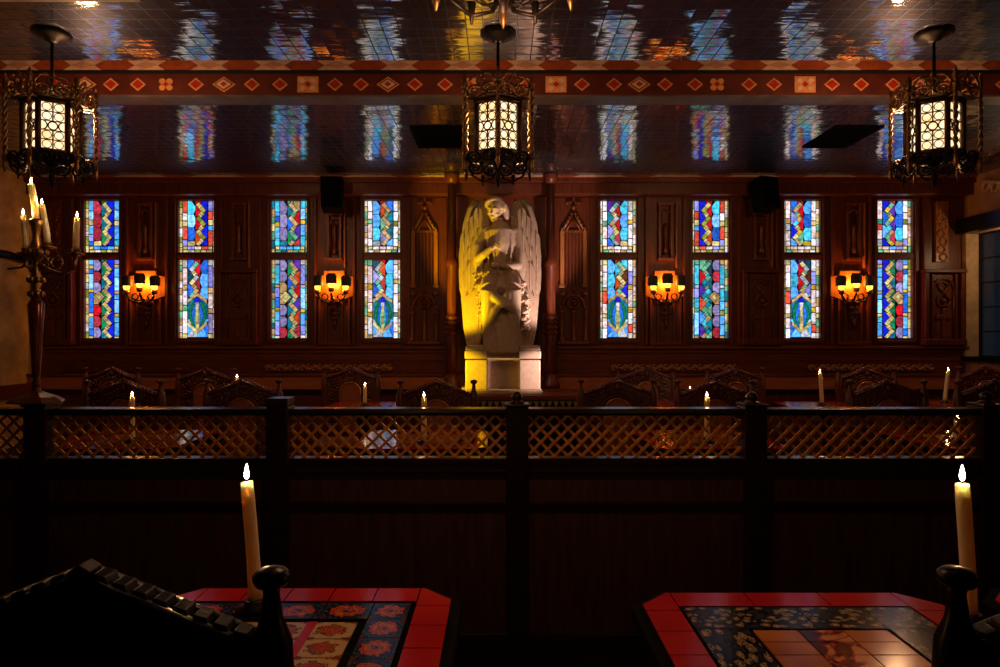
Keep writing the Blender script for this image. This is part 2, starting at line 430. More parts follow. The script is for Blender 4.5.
for px, k in SEQ:
    c = cx(px, YG1)
    if k == 'd':
        m.mi = 1; dia(m, c, 8*u, 6.6*u, 1); m.mi = 2; dia(m, c, 5.6*u, 4.6*u, 2)
    elif k == 'L':
        m.mi = 1; dia(m, c, 11.5*u, 7.8*u, 1); m.mi = 0; dia(m, c, 9.2*u, 6.2*u, 2)
        m.mi = 3; dia(m, c, 7.5*u, 5.0*u, 3); m.mi = 2; dia(m, c, 3.4*u, 2.6*u, 4)
    elif k == 's':
        m.mi = 1; m.box(c-10.5*u, c+10.5*u, YG1-0.003, YG1, ym-8*u, ym+8*u)
        m.mi = 3
        for sx_ in (-1, 1):
            for sy_ in (-1, 1):
                m.prism([(c+sx_*5.5*u-3.6*u, ym+sy_*4*u), (c+sx_*5.5*u, ym+sy_*4*u-3*u), (c+sx_*5.5*u+3.6*u, ym+sy_*4*u), (c+sx_*5.5*u, ym+sy_*4*u+3*u)], YG1-0.006, YG1-0.003)
        m.mi = 2; dia(m, c, 3.2*u, 2.8*u, 2)
    else:
        for a in range(4):
            q = a*PI/2+PI/4; m.mi = 1; pts = []
            for t in range(10):
                g = 2*PI*t/10; pts.append((c+math.cos(q)*5.0*u+math.cos(g)*3.4*u, ym+math.sin(q)*4.4*u+math.sin(g)*3.0*u))
            m.prism(pts, YG1-0.003-0.0003*a, YG1)
        m.mi = 2; dia(m, c, 3.0*u, 2.6*u, 2)
trim(m, [BANDRED, OCHREPAINT, REDPAINT, CREAM])
m = MB(); m.box(XL, XR, YG1-0.006, YG1+0.12, bz(74), bz(70.5)); trim(m, LEAD)  # black strip stands in for the shadow in the groove
# checker strip, leaning back
za_, zb_ = bz(70.5), bz(58); TL = 0.015
def lean(mb, poly, k):
    vs = [(x, YG1+TL*(z-za_)/(zb_-za_)-0.002*k, z+0.001*k) for x, z in poly]; n = len(vs)
    vs2 = [(v[0], v[1]+0.02, v[2]) for v in vs]
    mb.add(vs+vs2, [tuple(range(n)), tuple(range(2*n-1, n-1, -1))]+[(i, i+n, (i+1) % n+n, (i+1) % n) for i in range(n)])
m = MB(); lean(m, [(XL, za_), (XR, za_), (XR, zb_), (XL, zb_)], 0)
zm_ = (za_+bz(60))/2; zt_ = bz(60)
for k in range(-1, 17):
    c = cx(22+63*k, YG1+0.03); e = 63*YG1/F; a, b_ = 0.31*e, 0.18*e
    m.mi = 1; lean(m, [(c-a, za_), (c+a, za_), (c+b_, zm_), (c+a, zt_), (c-a, zt_), (c-b_, zm_)], 1)
    m.mi = 2; lean(m, [(c-0.19*e, zm_), (c, za_+0.01), (c+0.19*e, zm_), (c, zt_-0.01)], 2)
trim(m, [RUST, CREAM, PINKISH])
m = MB(); m.box(XL, XR, YG1-0.002, cy(103), CZ-0.014, CZ); trim(m, GREYBOARD)
m = MB(); m.box(XL, cx(140, 3.56), 3.49, 3.565, CZ-0.006, CZ); trim(m, CREAM)

# baseboard of the side walls, left wall ledge
m = MB(); m.box(XL, XL+0.06, 3, D, wz(394), wz(382)); trim(m, BOARD)
# beam end and lintel at the right wall, window jamb
m = MB(); m.box(XR-0.10, XR, wy0-0.2, wy1+0.10, wz1, wz1+0.17); trim(m, DARKWOOD, 0.005)
m = MB(); m.box(XR-0.03, XR+0.2, wy1-0.015, wy1+0.16, wz0, wz1); trim(m, PLASTERPALE, 0.004)
m = MB(); m.box(XR-0.06, XR+0.2, wy0, wy1+0.12, wz0-0.05, wz0); trim(m, DARKWOOD, 0.004)
win9 = MB(); win9.box(XR+0.13, XR+0.15, wy0, wy1-0.015, wz0, wz1)
f9 = MB()
for k in range(5):
    yy = wy0+(wy1-wy0-0.05)*k/4; f9.box(XR+0.11, XR+0.13, yy, yy+0.03, wz0, wz1)
for k in range(6):
    zz = wz0+(wz1-wz0-0.02)*k/5; f9.box(XR+0.115, XR+0.13, wy0, wy1-0.015, zz, zz+0.014)
w9 = struct(f9.build('window_9', IRON)); win9.build('pane', NIGHTGLASS, w9)
# pale carved scroll bracket on the right wall above the lintel
m = MB(); p0 = at(984, 176, 7.2)
for k in range(5):
    m.ring((0, 0, 0), 0.05, 0.018, 12, 6, Matrix.Translation((XR-0.05, 7.28-0.13*k, 2.86-0.035*k)) @ Matrix.Rotation(PI/2, 4, 'Z'))
m.tube([(XR-0.05, 7.36, 2.93), (XR-0.05, 7.1, 2.86), (XR-0.05, 6.7, 2.76)], 0.022, 8)
tag(m.build('scroll_ornament', PLASTERPALE), 'pale plaster scroll ornament high on the right wall above the window', 'ornament')
# iron bar on the left wall
m = MB(); zb = at(0, 256, 7.3).z
m.tube([(XL+0.03, 6.6, zb), (XL+0.05, 7.2, zb), (XL+0.04, 7.55, zb-0.03)], 0.045, 8)
m.tube([(XL+0.05, 7.2, zb-0.15), (XL+0.09, 7.35, zb-0.12), (XL+0.05, 7.5, zb-0.04)], 0.012, 6)
tag(m.build('iron_bar', IRON), 'dark iron bar fixed across the ochre plaster wall at far left', 'bar')

# ------------------------------------------------------------------ stained glass
PAL = dict(cream=(216,196,128), pale=(226,220,224), white=(240,232,240), pinkw=(244,214,212), sky=(84,164,250), lsky=(126,192,255),
    blue=(40,112,238), deep=(18,34,222), cyan=(70,196,236), teal=(18,126,150), green=(16,140,88), red=(214,20,38), crim=(196,52,74),
    orange=(234,84,36), lilac=(160,146,206), tan=(206,164,112), olive=(150,158,64), gold=(226,182,48), mint=(112,188,150), purple=(92,50,176),
    silver=(188,196,208), lav=(150,150,244), redor=(240,84,62), lgreen=(60,180,150), brown=(110,52,34), dteal=(20,70,96))
GAIN = dict(sky=1.45, lsky=1.6, white=1.3, pinkw=1.2, cyan=1.25, lav=1.2, cream=1.1, gold=1.1)
def shrink(poly, d):
    cxx = sum(p[0] for p in poly)/len(poly); cyy = sum(p[1] for p in poly)/len(poly)
    out = []
    for x, y in poly:
        l = math.hypot(x-cxx, y-cyy) or 1
        k = (l-d)/l
        out.append((cxx+(x-cxx)*k, cyy+(y-cyy)*k))
    return out
class Glass:
    """stained panel in pixel units, x right, v down"""
    def __init__(s, w_, h_, px, pv, mirror): s.w = w_; s.h = h_; s.px = px; s.pv = pv; s.mir = mirror; s.mb = MB(); s.rnd = random.Random(int(px*10+pv))
    def pt(s, x, v):
        if s.mir: x = s.w-x
        return (wx(s.px+x), wz(s.pv+v))
    def piece(s, poly, col, layer=0, lead=0.0):
        if lead:
            s.mb.col = (0, 0, 0); s.mb.mi = 1
            s.mb.prism([s.pt(*p) for p in shrink(poly, -lead)], D+0.055-0.0024*layer+0.0012, D+0.06)
        g = GAIN.get(col, 1.0)*s.rnd.uniform(0.68, 1.25)
        s.mb.col = tuple(c*g for c in lin(PAL[col])); s.mb.mi = 0
        s.mb.prism([s.pt(*p) for p in poly], D+0.055-0.0024*layer, D+0.06)
    def rect(s, x0, x1, v0, v1, col, layer=0, gap=0.5): s.piece([(x0+gap, v0+gap), (x1-gap, v0+gap), (x1-gap, v1-gap), (x0+gap, v1-gap)], col, layer)
    def strip(s, x0, x1, v0, v1, items):
        tot = sum(i[1] for i in items); v = v0
        for c, f in items:
            dv = (v1-v0)*f/tot; s.rect(x0, x1, v, v+dv, c); v += dv
    def thin(s, x0, x1, v0, v1, cols):
        v = v0; k = s.rnd.randrange(9)
        while v < v1-1:
            dv = min(s.rnd.uniform(5, 10), v1-v)
            if v1-v-dv < 3: dv = v1-v
            s.rect(x0, x1, v, v+dv, cols[k % len(cols)], gap=0.4); v += dv; k += 1
    def zig(s, v0, v1, inner, outer, zc, x0=15.5, x1=28.4):
        step = 6.8; xa, xb = x0+3.3, x1-3.9; xm = (xa+xb)/2
        k = 0; v = v0-step*0.5; pts = []
        while v < v1+step: pts.append((xb if k % 2 == 0 else xa, v)); v += step; k += 1
        cl = lambda t: max(v0, min(v1, t))
        ii = oo = 0
        for i in range(len(pts)):
            a = pts[i]
            lo, hi = cl(a[1]-step), cl(a[1]+step)
            if hi-lo < 1.2: continue
            if i % 2 == 0: s.rect(x0, xm, lo, hi, inner[ii % len(inner)]); ii += 1
            else: s.rect(xm, x1, lo, hi, outer[oo % len(outer)]); oo += 1
        for i in range(len(pts)-1):
            (ax, av), (bx, bv) = pts[i], pts[i+1]
            if (av+bv)/2 < v0+1.5 or (av+bv)/2 > v1-1.5: continue
            dx, dv = bx-ax, bv-av; l = math.hypot(dx, dv); dx /= l; dv /= l; h = 2.05
            ax -= dx*1.2; av -= dv*1.2; bx += dx*1.2; bv += dv*1.2
            quad = [(ax-dv*h, cl(av+dx*h)), (bx-dv*h, cl(bv+dx*h)), (bx+dv*h, cl(bv-dx*h)), (ax+dv*h, cl(av-dx*h))]
            m1 = tuple((quad[0][q]+quad[1][q])/2 for q in (0, 1)); m2 = tuple((quad[2][q]+quad[3][q])/2 for q in (0, 1))
            s.mb.col = (0, 0, 0); s.mb.mi = 1; s.mb.prism([s.pt(*p) for p in shrink(quad, -0.8)], D+0.055-0.0024*(1+i % 2)+0.0012, D+0.06)
            s.piece(shrink([quad[0], m1, m2, quad[3]], 0.28), zc[i % len(zc)], 1+(i % 2)); s.piece(shrink([m1, quad[1], quad[2], m2], 0.28), zc[(i*2+1) % len(zc)], 1+(i % 2))
    def column(s, v0, v1, cols, x0=8, x1=15.5):
        n = len(cols); dv = (v1-v0)/n
        for i, c in enumerate(cols):
            a, b_ = v0+i*dv+0.3, v0+(i+1)*dv-0.3
            q = 0 if i else 2.2
            s.piece([(x0+0.3, a), (x1-1.6-q, a), (x1-0.1, a+dv*0.28+q*0.6), (x1-0.1, b_-dv*0.28), (x1-1.6, b_), (x0+0.3, b_)], c)
    def done(s, name, parent):
        s.mb.mi = 1; s.mb.col = (0, 0, 0)
        a, b_ = s.pt(0, 0), s.pt(s.w, s.h)
        s.mb.box(min(a[0], b_[0])-0.004, max(a[0], b_[0])+0.004, D+0.06, D+0.09, b_[1]-0.004, a[1]+0.004)
        return s.mb.build(name, [GLASS, LEAD], parent, color=True)

THINS = dict(y=['cream', 'pale', 'olive', 'cream', 'tan'], w=['pale', 'tan', 'pinkw', 'cream', 'mint', 'tan'], t=['mint', 'teal', 'tan', 'mint', 'cream'])
sk = lambda *a: [(c, f) for c, f in a]
UP = {
 1: dict(th='y', L=sk(('sky',2.2),('lsky',2),('cream',1.2),('sky',2),('lav',1.6),('blue',1)), R=sk(('sky',2),('lsky',2.2),('cream',1.2),('sky',3),('cyan',1.4)), col=['crim','crim','crim'], inn=['green','teal','teal','green'], out=['deep'], z=['cream','cream','tan','cream'], bot=['sky','blue','sky']),
 2: dict(th='y', L=sk(('redor',2.4),('white',1.6),('cream',1.1),('redor',2.6),('lav',1.3)), R=sk(('lav',2),('redor',1.6),('cream',1.2),('sky',1),('redor',3)), col=['cyan','lsky','blue'], inn=['red','red','red','orange'], out=['deep'], z=['cream','cream','cream','olive'], bot=['lav','pinkw','redor']),
 3: dict(th='t', L=sk(('cyan',2.2),('sky',.8),('blue',1.2),('gold',1),('sky',2.2),('cyan',1.6)), R=sk(('cyan',1.4),('lsky',2.2),('gold',.9),('sky',2.2),('cyan',2)), col=['lilac','lilac','lilac'], inn=['mint','teal','blue','green'], out=['tan','red','purple','crim'], z=['teal','tan','mint','cream','tan','mint'], bot=['sky','sky','cyan']),
 4: dict(th='w', L=sk(('white',2.2),('pinkw',1.6),('mint',.9),('pinkw',3),('white',1.6)), R=sk(('white',2),('white',1.8),('olive',1),('white',2.4),('white',1.4)), col=['sky','sky','cyan'], inn=['red','orange','mint','lilac'], out=['blue','teal','teal','sky'], z=['silver','tan','mint','tan','cream','tan'], bot=['white','pinkw','white']),
 5: dict(th='w', L=sk(('pale',2.2),('pinkw',1.8),('gold',.9),('white',3),('white',1.6)), R=sk(('white',2),('white',1.8),('mint',1),('pinkw',2.4),('white',1.4)), col=['cyan','sky','cyan'], inn=['purple','red','red','crim'], out=['purple','teal','lav','blue'], z=['cream','mint','tan','silver','cream'], bot=['pinkw','white','pinkw']),
 7: dict(th='w', L=sk(('pale',2.2),('pinkw',1.8),('cream',.9),('pinkw',2.6),('white',1.6)), R=sk(('pinkw',3.4),('tan',1),('silver',1.4),('pinkw',2),('white',1)), col=['sky','blue','cyan'], inn=['crim','red','red','mint'], out=['blue','lav','deep','sky'], z=['gold','cream','cyan','tan','cream'], bot=['white','pinkw','pinkw']),
 8: dict(th='w', L=sk(('white',2.2),('pinkw',1.4),('olive',.9),('white',2.8),('lav',1.4)), R=sk(('pinkw',3.2),('lgreen',.8),('redor',1),('pinkw',1.6),('silver',1.2)), col=['sky','blue','cyan'], inn=['crim','purple','purple','crim'], out=['deep','blue','sky','deep'], z=['tan','mint','mint','gold','cyan'], bot=['lav','sky','pinkw']),
}
UP[6] = dict(UP[2])
LO = {
 1: dict(k='A', th='y', L=sk(('sky',1),('cream',.8),('blue',1),('lsky',3),('gold',.7),('blue',4),('cream',.8),('sky',2.4),('blue',1.4),('cream',.5)), R=sk(('lav',1),('cream',.8),('sky',2),('lsky',3),('tan',.7),('sky',1.2),('lsky',3),('cream',.8),('cyan',1.2),('sky',3),('cream',.5)), col=['lilac','crim','lilac','tan','red','crim','lilac'], inn=['green','green','teal','green'], out=['deep'], z=['cream','tan','cream','cream'], dm='tan'),
 3: dict(k='A', th='t', L=sk(('silver',1),('cyan',4),('tan',.7),('lav',2),('blue',2),('gold',.8),('sky',2),('lav',3),('pale',.6)), R=sk(('pale',1),('lav',4),('pale',.7),('lsky',4.2),('gold',.8),('sky',2.5),('lav',2),('pale',.7)), col=['lilac','lilac','tan','tan','lilac','lilac','crim'], inn=['teal','green','blue','dteal','teal'], out=['purple','orange','red','purple','orange','crim'], z=['mint','tan','cream','tan','teal','mint','cream','tan'], dm='cream'),
 6: dict(k='A', th='t', L=sk(('tan',1),('cyan',4),('pale',.7),('cyan',2.5),('sky',1.8),('olive',1),('sky',1.8),('sky',2.2),('tan',.6)), R=sk(('mint',1),('cyan',4),('pale',.7),('lav',2),('cyan',2),('mint',.8),('lsky',4.6),('tan',.7)), col=['lilac','crim','lilac','tan','lilac','lilac','crim'], inn=['mint','dteal','teal','teal','mint','teal'], out=['mint','red','purple','redor','sky','purple'], z=['teal','mint','tan','mint','teal','cyan','mint'], dm='tan'),
 4: dict(k='B', th='w', L=sk(('pale',1),('white',3),('tan',1),('pinkw',2),('white',4),('mint',.8),('white',3.2),('pinkw',1.4)), R=sk(('mint',1),('pinkw',3),('gold',.9),('pinkw',2.2),('pinkw',1.6),('gold',.8),('white',3),('tan',.6)), col=['sky','cyan','sky'], inn=['red','orange','redor'], out=['dteal','lav','blue'], z=['cream','tan','mint','silver','cyan']),
 5: dict(k='B', th='w', L=sk(('cream',1),('pinkw',1.4),('white',3),('tan',.7),('redor',2.4),('pinkw',2),('cream',.8),('pinkw',2),('white',2)), R=sk(('white',2),('lav',2.2),('gold',.8),('pinkw',3),('gold',.9),('white',2),('redor',1.4),('pinkw',1)), col=['sky','cyan','sky'], inn=['orange','cyan','orange'], out=['cyan','brown','deep'], z=['tan','mint','tan','cream']),
}
LO[2] = dict(LO[4], L=sk(('pale',1),('lav',3.6),('tan',1),('pinkw',2.6),('tan',.8),('lilac',3.4),('cream',.8)), R=sk(('pale',1.4),('pinkw',3),('tan',.9),('white',2.6),('mint',1),('pinkw',4),('cream',.8)), col=['blue','sky','sky'], inn=['red','red','crim'], out=['blue','dteal','blue'], z=['cream','mint','cream','silver','tan'])
LO[7] = dict(LO[5], inn=['purple','red','red'], out=['dteal','brown','lav'], z=['mint','cream','mint','silver'])
LO[8] = dict(LO[1])
MIRU = {1: 0, 2: 0, 3: 0, 4: 0, 5: 1, 6: 1, 7: 1, 8: 1}
MIRL = {1: 0, 3: 0, 2: 1, 4: 1, 5: 0, 7: 0, 6: 1, 8: 1}
for n in range(1, 9):
    c = WIN[n-1]
    fr = MB()
    x0, x1 = wx(c-HW), wx(c+HW)
    for (z0, z1) in ((zt0, zt1), (zb0, zb1)):
        t = 0.005
        fr.box(x0, x0+t, D+0.01, D+0.06, z0, z1); fr.box(x1-t, x1, D+0.01, D+0.06, z0, z1)
        fr.box(x0, x1, D+0.01, D+0.06, z0, z0+t); fr.box(x0, x1, D+0.01, D+0.06, z1-t, z1)
    W_ = struct(fr.build('window_%d' % n, CARVE))
    d = UP[n]; g = Glass(36.4, 52.5, c-18.2, 200, MIRU[n])
    g.thin(0, 2.9, 0, 52.5, THINS[d['th']]); g.thin(33.5, 36.4, 0, 52.5, THINS[d['th']])
    g.strip(2.9, 7.8, 0, 45.5, d['L']); g.strip(28.6, 33.5, 0, 45.5, d['R'])
    g.column(0, 40, d['col']); g.zig(0, 45.3, d['inn'], d['out'], d['z'])
    g.piece([(8.4, 44.9), (8.4, 41), (15.0, 40.4), (15.4, 44.9)], d['z'][0])
    g.strip(3.4, 7.8, 45.5, 49.2, [('cream', 1)]); g.strip(28.6, 32.9, 45.5, 49.2, [('cream', 1)])
    for i, bc in enumerate(d['bot']): g.rect(7.8+i*6.93, 7.8+(i+1)*6.93, 45.5, 49.2, bc)
    for i in range(5): g.rect(3.4+i*5.9, 3.4+(i+1)*5.9, 49.2, 52, THINS[d['th']][i])
    g.done('upper_glass', W_)
    d = LO[n]; g = Glass(36.4, 79.2, c-18.2, 259.3, MIRL[n])
    g.thin(0, 2.9, 0, 79.2, THINS[d['th']]); g.thin(33.5, 36.4, 0, 79.2, THINS[d['th']])
    g.strip(2.9, 7.8, 0, 79.2, d['L']); g.strip(28.6, 33.5, 0, 79.2, d['R'])
    if d['k'] == 'A':
        g.zig(0, 79.2, d['inn'], d['out'], d['z'])
        for i, cc in enumerate(d['col']):
            v0 = 79*i/7; vm_ = v0+5.57
            g.piece([(8.3, v0+0.4), (12.6, v0+0.4), (14.6, vm_-2.6), (14.9, vm_), (14.6, vm_+2.6), (12.6, v0+10.7), (8.3, v0+10.7)], cc)
        g.piece([(7.9, 37.5), (13.6, 31.6), (19.3, 37.5), (13.6, 43.4)], d['dm'], 4, 0.7)
        g.piece([(11.2, 37.5), (13.6, 35), (16, 37.5), (13.6, 40)], 'cream', 5, 0.3)
    else:
        g.column(0, 41, d['col']); g.zig(0, 38, d['inn'], d['out'], d['z'])
        g.rect(7.8, 18.2, 38, 60, 'teal'); g.rect(18.2, 28.6, 38, 60, 'teal')
        g.piece([(8.1, 60), (18, 60), (18, 77.6), (8.1, 77.6)], 'sky'); g.piece([(18.6, 60), (28.3, 60), (28.3, 77.6), (18.6, 77.6)], 'silver')
        g.piece([(8.2, 62), (12, 70), (8.2, 77)], 'blue', 1, .3); g.piece([(28.2, 62), (24.5, 70), (28.2, 77)], 'sky', 1, .3)
        lens = lambda a, h, v0, v1: [(18.2+a*math.sin(PI*t/10)*0+(-1)*h*math.sin(PI*t/10), v0+(v1-v0)*t/10) for t in range(11)]
        def lensp(h, v0, v1): return [(18.2-h*math.sin(PI*t/10), v0+(v1-v0)*t/10) for t in range(11)]+[(18.2+h*math.sin(PI*t/10), v0+(v1-v0)*t/10) for t in range(9, 0, -1)]
        g.piece(lensp(8.6, 37, 73), 'green', 2, .5); g.piece(lensp(5.6, 40, 71), 'blue', 3, .5)
        g.piece(lensp(3.0, 46, 73), 'lgreen', 4, .4)
        g.piece([(16.6, 44), (19.8, 44), (19.2, 56), (19.9, 70), (18.2, 73), (16.5, 70), (17.2, 56)], 'cream', 5, .4)
        g.piece([(16.4, 43.2), (20, 43.2), (19.6, 47), (16.8, 47)], 'pale', 6, .3); g.piece([(16.9, 57), (19.5, 57), (19.6, 64), (16.8, 64)], 'tan', 6, .3)
        g.piece([(14.2, 42.4), (18.2, 37), (22.2, 42.4), (18.2, 43.2)], 'deep', 6, .5)
        for sg in (-1, 1):
            g.piece([(18.2, 33.2), (18.2, 36.4), (18.2+sg*9.6, 43.6), (18.2+sg*9.6, 40.4)], 'tan', 7, .5)
            g.piece([(18.2, 70.5), (18.2, 74.2), (18.2+sg*9.6, 65.5), (18.2+sg*9.6, 62.4)], 'tan' if sg < 0 else 'cream', 7, .5)
    g.done('lower_glass', W_)

# ------------------------------------------------------------------ wall carving
def niche(px, group_label, v0=204, v1=256):
    """narrow carved slot between two windows"""
    t = thing('carved_niche', group_label, 'carving', (wx(px), D, wz(v1)), 0, 'carved slots between the windows')
    h = wz(v0)-wz(v1); wd = 0.085
    a = MB(); a.box(-wd, -wd+0.03, -0.05, 0, 0, h); a.box(wd-0.03, wd, -0.05, 0, 0, h); a.box(-wd-0.01, wd+0.01, -0.065, 0, -0.03, 0.0)
    a.box(-wd-0.01, wd+0.01, -0.065, 0, h, h+0.03)
    a.build('frame', CARVE, t, bevel=0.004)
    a = MB()
    a.ring((0, -0.03, h-0.10), 0.05, 0.012, 12, 6, None, 0, PI); a.tube([(-0.05, -0.03, 0), (-0.05, -0.03, h-0.1)], 0.010, 6); a.tube([(0.05, -0.03, 0), (0.05, -0.03, h-0.1)], 0.010, 6)
    a.lathe([(0.02, 0.02), (0.035, 0.05), (0.02, 0.10), (0.028, 0.2), (0.018, 0.28), (0.03, 0.33), (0.012, 0.38)], 10, (0, -0.03, 0.02))
    a.build('carving', CARVE, t)
    a = MB(); a.box(0.115, 0.127, -0.05, 0, wz(268.5)-wz(v1), h+0.03); a.build('bead', GOLDWOOD, t)
    return t
for px, lb in ((147, 'dark carved slot above the sconce between the first and second windows'), (240, 'dark carved slot above the carved panel between second and third windows'), (335, 'carved slot directly beneath the left black speaker'),
               (665, 'dark carved slot above the sconce between fifth and sixth windows'), (760, 'carved slot directly beneath the right black speaker'), (852, 'dark carved slot above the sconce between seventh and eighth windows')):
    niche(px, lb, 216 if px in (335, 760) else 206, 258)

def carved_panel(px, label, extra=False):
    t = thing('gothic_relief', label, 'carved panel', (wx(px), D, wz(345)), 0, 'tall carved wall panels')
    H = wz(270)-wz(345); hw = 0.205
    a = MB(); a.box(-hw, hw, -0.05, 0, 0, H-0.03); a.build('backboard', CARVE, t, bevel=0.004)
    a = MB()
    for sg in (-1, 1):
        a.box(sg*hw-0.022, sg*hw+0.022, -0.10, -0.0, 0, H-0.04); a.box(sg*0.135-0.014, sg*0.135+0.014, -0.085, -0.05, 0.07, H-0.05)
    a.box(-hw-0.03, hw+0.03, -0.12, 0, 0, 0.07); a.box(-hw-0.03, hw+0.03, -0.12, 0, H-0.04, H)
    a.build('frame', WALLWOOD, t, bevel=0.006)
    a = MB()
    a.ring((0, -0.06, H-0.22), 0.115, 0.014, 18, 6, None, 0, PI)
    a.tube([(-0.115, -0.06, 0.09), (-0.115, -0.06, H-0.22)], 0.012, 6); a.tube([(0.115, -0.06, 0.09), (0.115, -0.06, H-0.22)], 0.012, 6)
    a.tube([(-0.09, -0.065, H-0.14), (0.07, -0.065, H-0.36)], 0.012, 6); a.tube([(0.09, -0.065, H-0.14), (-0.07, -0.065, H-0.36)], 0.012, 6)
    a.ring((0, -0.06, H-0.36), 0.07, 0.014, 14, 6); a.ring((0, -0.06, H-0.20), 0.05, 0.012, 14, 6)
    a.ball((0, -0.065, H-0.36), 0.03)
    a.build('tracery', CARVE, t)
    a = MB(); a.box(-0.022, 0.022, -0.075, -0.05, 0.09, 0.42); a.box(-0.09, 0.09, -0.078, -0.05, 0.30, 0.345)
    a.build('cross', CARVE, t, bevel=0.004)
    if extra:
        a = MB(); z0 = wz(262)-wz(345); z1 = wz(202)-wz(345)
        a.box(-0.07, 0.07, -0.04, 0, z0, z1)
        for k in range(7): a.ring((0.012*(-1)**k, -0.045, z0+0.05+k*0.09), 0.04, 0.012, 12, 6)
        a.build('upper_carving', GOLDWOOD if px > 500 else CARVE, t)
    return t
carved_panel(57, 'tall carved wall panel left of the first window behind the candelabrum', True)
carved_panel(240, 'tall carved wall panel between the second and third windows from the left')
carved_panel(760, 'tall carved wall panel between the sixth and seventh windows')
carved_panel(940, 'tall carved wall panel with gilded scrollwork at the right end of the wall', True)

def dado(px, label):
    """narrow fielded panel below each sconce"""
    t = thing('fielded_panel', label, 'wall panel', (wx(px), D, wz(345)), 0, 'fielded panels under the sconces')
    H = wz(297)-wz(345)
    a = MB(); a.box(-0.16, 0.16, -0.02, 0, 0, H); a.build('board', WALLWOOD, t, bevel=0.004)
    a = MB()
    for x in (-0.17, -0.09, 0.09, 0.17): a.box(x-0.012, x+0.012, -0.045, 0, 0, H)
    a.box(-0.19, 0.19, -0.05, 0, 0, 0.04)
    a.build('moulding', CARVE, t, bevel=0.004)
    a = MB()
    for k in range(6): a.ball((0.035*math.cos(k*PI/3), -0.03, H-0.19+0.06*math.sin(k*PI/3)), 0.03, 0.02, 0.035)
    a.ball((0, -0.035, H-0.19), 0.04, 0.03, 0.05); a.tube([(0, -0.03, H-0.26), (0.01, -0.03, H-0.33), (0, -0.03, H-0.38)], [0.03, 0.02, 0.006], 8)
    a.build('cartouche', CHAIRWOOD, t)
for px, lb in ((147, 'fielded panel with dark cartouche under the leftmost sconce'), (335, 'fielded panel with dark cartouche under the second sconce from the left'),
               (665, 'fielded panel with dark cartouche under the third sconce from the left'), (852, 'fielded panel with dark cartouche under the rightmost sconce')):
    dado(px, lb)

def gothic(px, label):
    t = thing('spire_carving', label, 'carved panel', (wx(px), D, wz(345)), 0, 'gothic spire panels beside the statue')
    Z = lambda v: wz(v)-wz(345)
    X = lambda p: p*S
    a = MB(); a.box(X(-22), X(22), -0.022, -0.002, Z(344), Z(198)); a.build('backboard', WALLWOOD, t, bevel=0.004)
    a = MB()
    a.box(X(-1), X(1), -0.05, -0.02, Z(212), Z(198)); a.box(X(-7), X(7), -0.05, -0.02, Z(204.5), Z(202.5)); a.ball((0, -0.04, Z(208)), 0.03); a.ball((X(-6), -0.04, Z(203.5)), 0.02); a.ball((X(6), -0.04, Z(203.5)), 0.02)
    a.build('finial', CARVE, t)
    a = MB()
    for sg in (-1, 1):
        a.tube([(0, -0.05, Z(213)), (X(sg*10), -0.05, Z(230))], 0.016, 6)
        for k in range(5):
            f = (k+0.5)/5; a.ball((X(sg*(10*f+0.8)), -0.05, Z(213+17*f)), 0.018)
        a.tube([(0, -0.05, Z(219)), (X(sg*7), -0.05, Z(231))], 0.010, 6)
    a.box(X(-10), X(10), -0.05, -0.02, Z(233), Z(231))
    a.build('gable', BRASSWOOD, t)
    a = MB()
    for sg in (-1, 1):
        x = X(sg*11.3); a.box(x-0.022, x+0.022, -0.065, -0.02, Z(286), Z(234)); a.prism([(x-0.026, Z(234)), (x+0.026, Z(234)), (x, Z(228))], -0.065, -0.02)
        a.box(x-0.032, x+0.032, -0.075, -0.02, Z(288), Z(285))
    a.build('pinnacle', GOLDWOOD, t, bevel=0.003)  # gold colour paints in the yellow light caught by the pinnacles
    a = MB()
    for x in (-7, -3.5, 0, 3.5, 7): a.box(X(x)-0.009, X(x)+0.009, -0.05, -0.02, Z(286), Z(233))
    a.build('slats', CARVE, t)
    a = MB()
    a.ring((0, -0.06, Z(306)), X(10.5), 0.016, 16, 6, None, 0, PI); a.ring((0, -0.06, Z(303)), X(5.5), 0.013, 14, 6); a.ring((0, -0.055, Z(303)), X(2.2), 0.013, 10, 6)
    for sg in (-1, 1):
        a.tube([(X(sg*11), -0.06, Z(306)), (X(sg*6), -0.06, Z(296)), (0, -0.06, Z(289))], 0.013, 6)
        a.prism([(X(sg*15), Z(306)), (X(sg*10), Z(306)), (X(sg*12), Z(311))], -0.08, -0.02)
        a.ball((X(sg*11), -0.06, Z(294)), 0.03)
    a.build('trefoil_arch', BRASSWOOD, t)
    a = MB()
    for x in (-12, 0, 12):
        a.lathe([(0.03, 0), (0.03, 0.02), (0.018, 0.035), (0.018, 0.30), (0.028, 0.32), (0.028, 0.35)], 10, (X(x), -0.05, Z(341)))
    a.box(X(-16), X(16), -0.09, -0.02, Z(344), Z(341))
    a.build('colonnettes', BRASSWOOD, t)
gothic(425, 'gothic spire panel with yellow light painted on its edges to the left of the angel statue')
gothic(573, 'gothic spire panel with yellow light painted on its edges to the right of the angel statue')

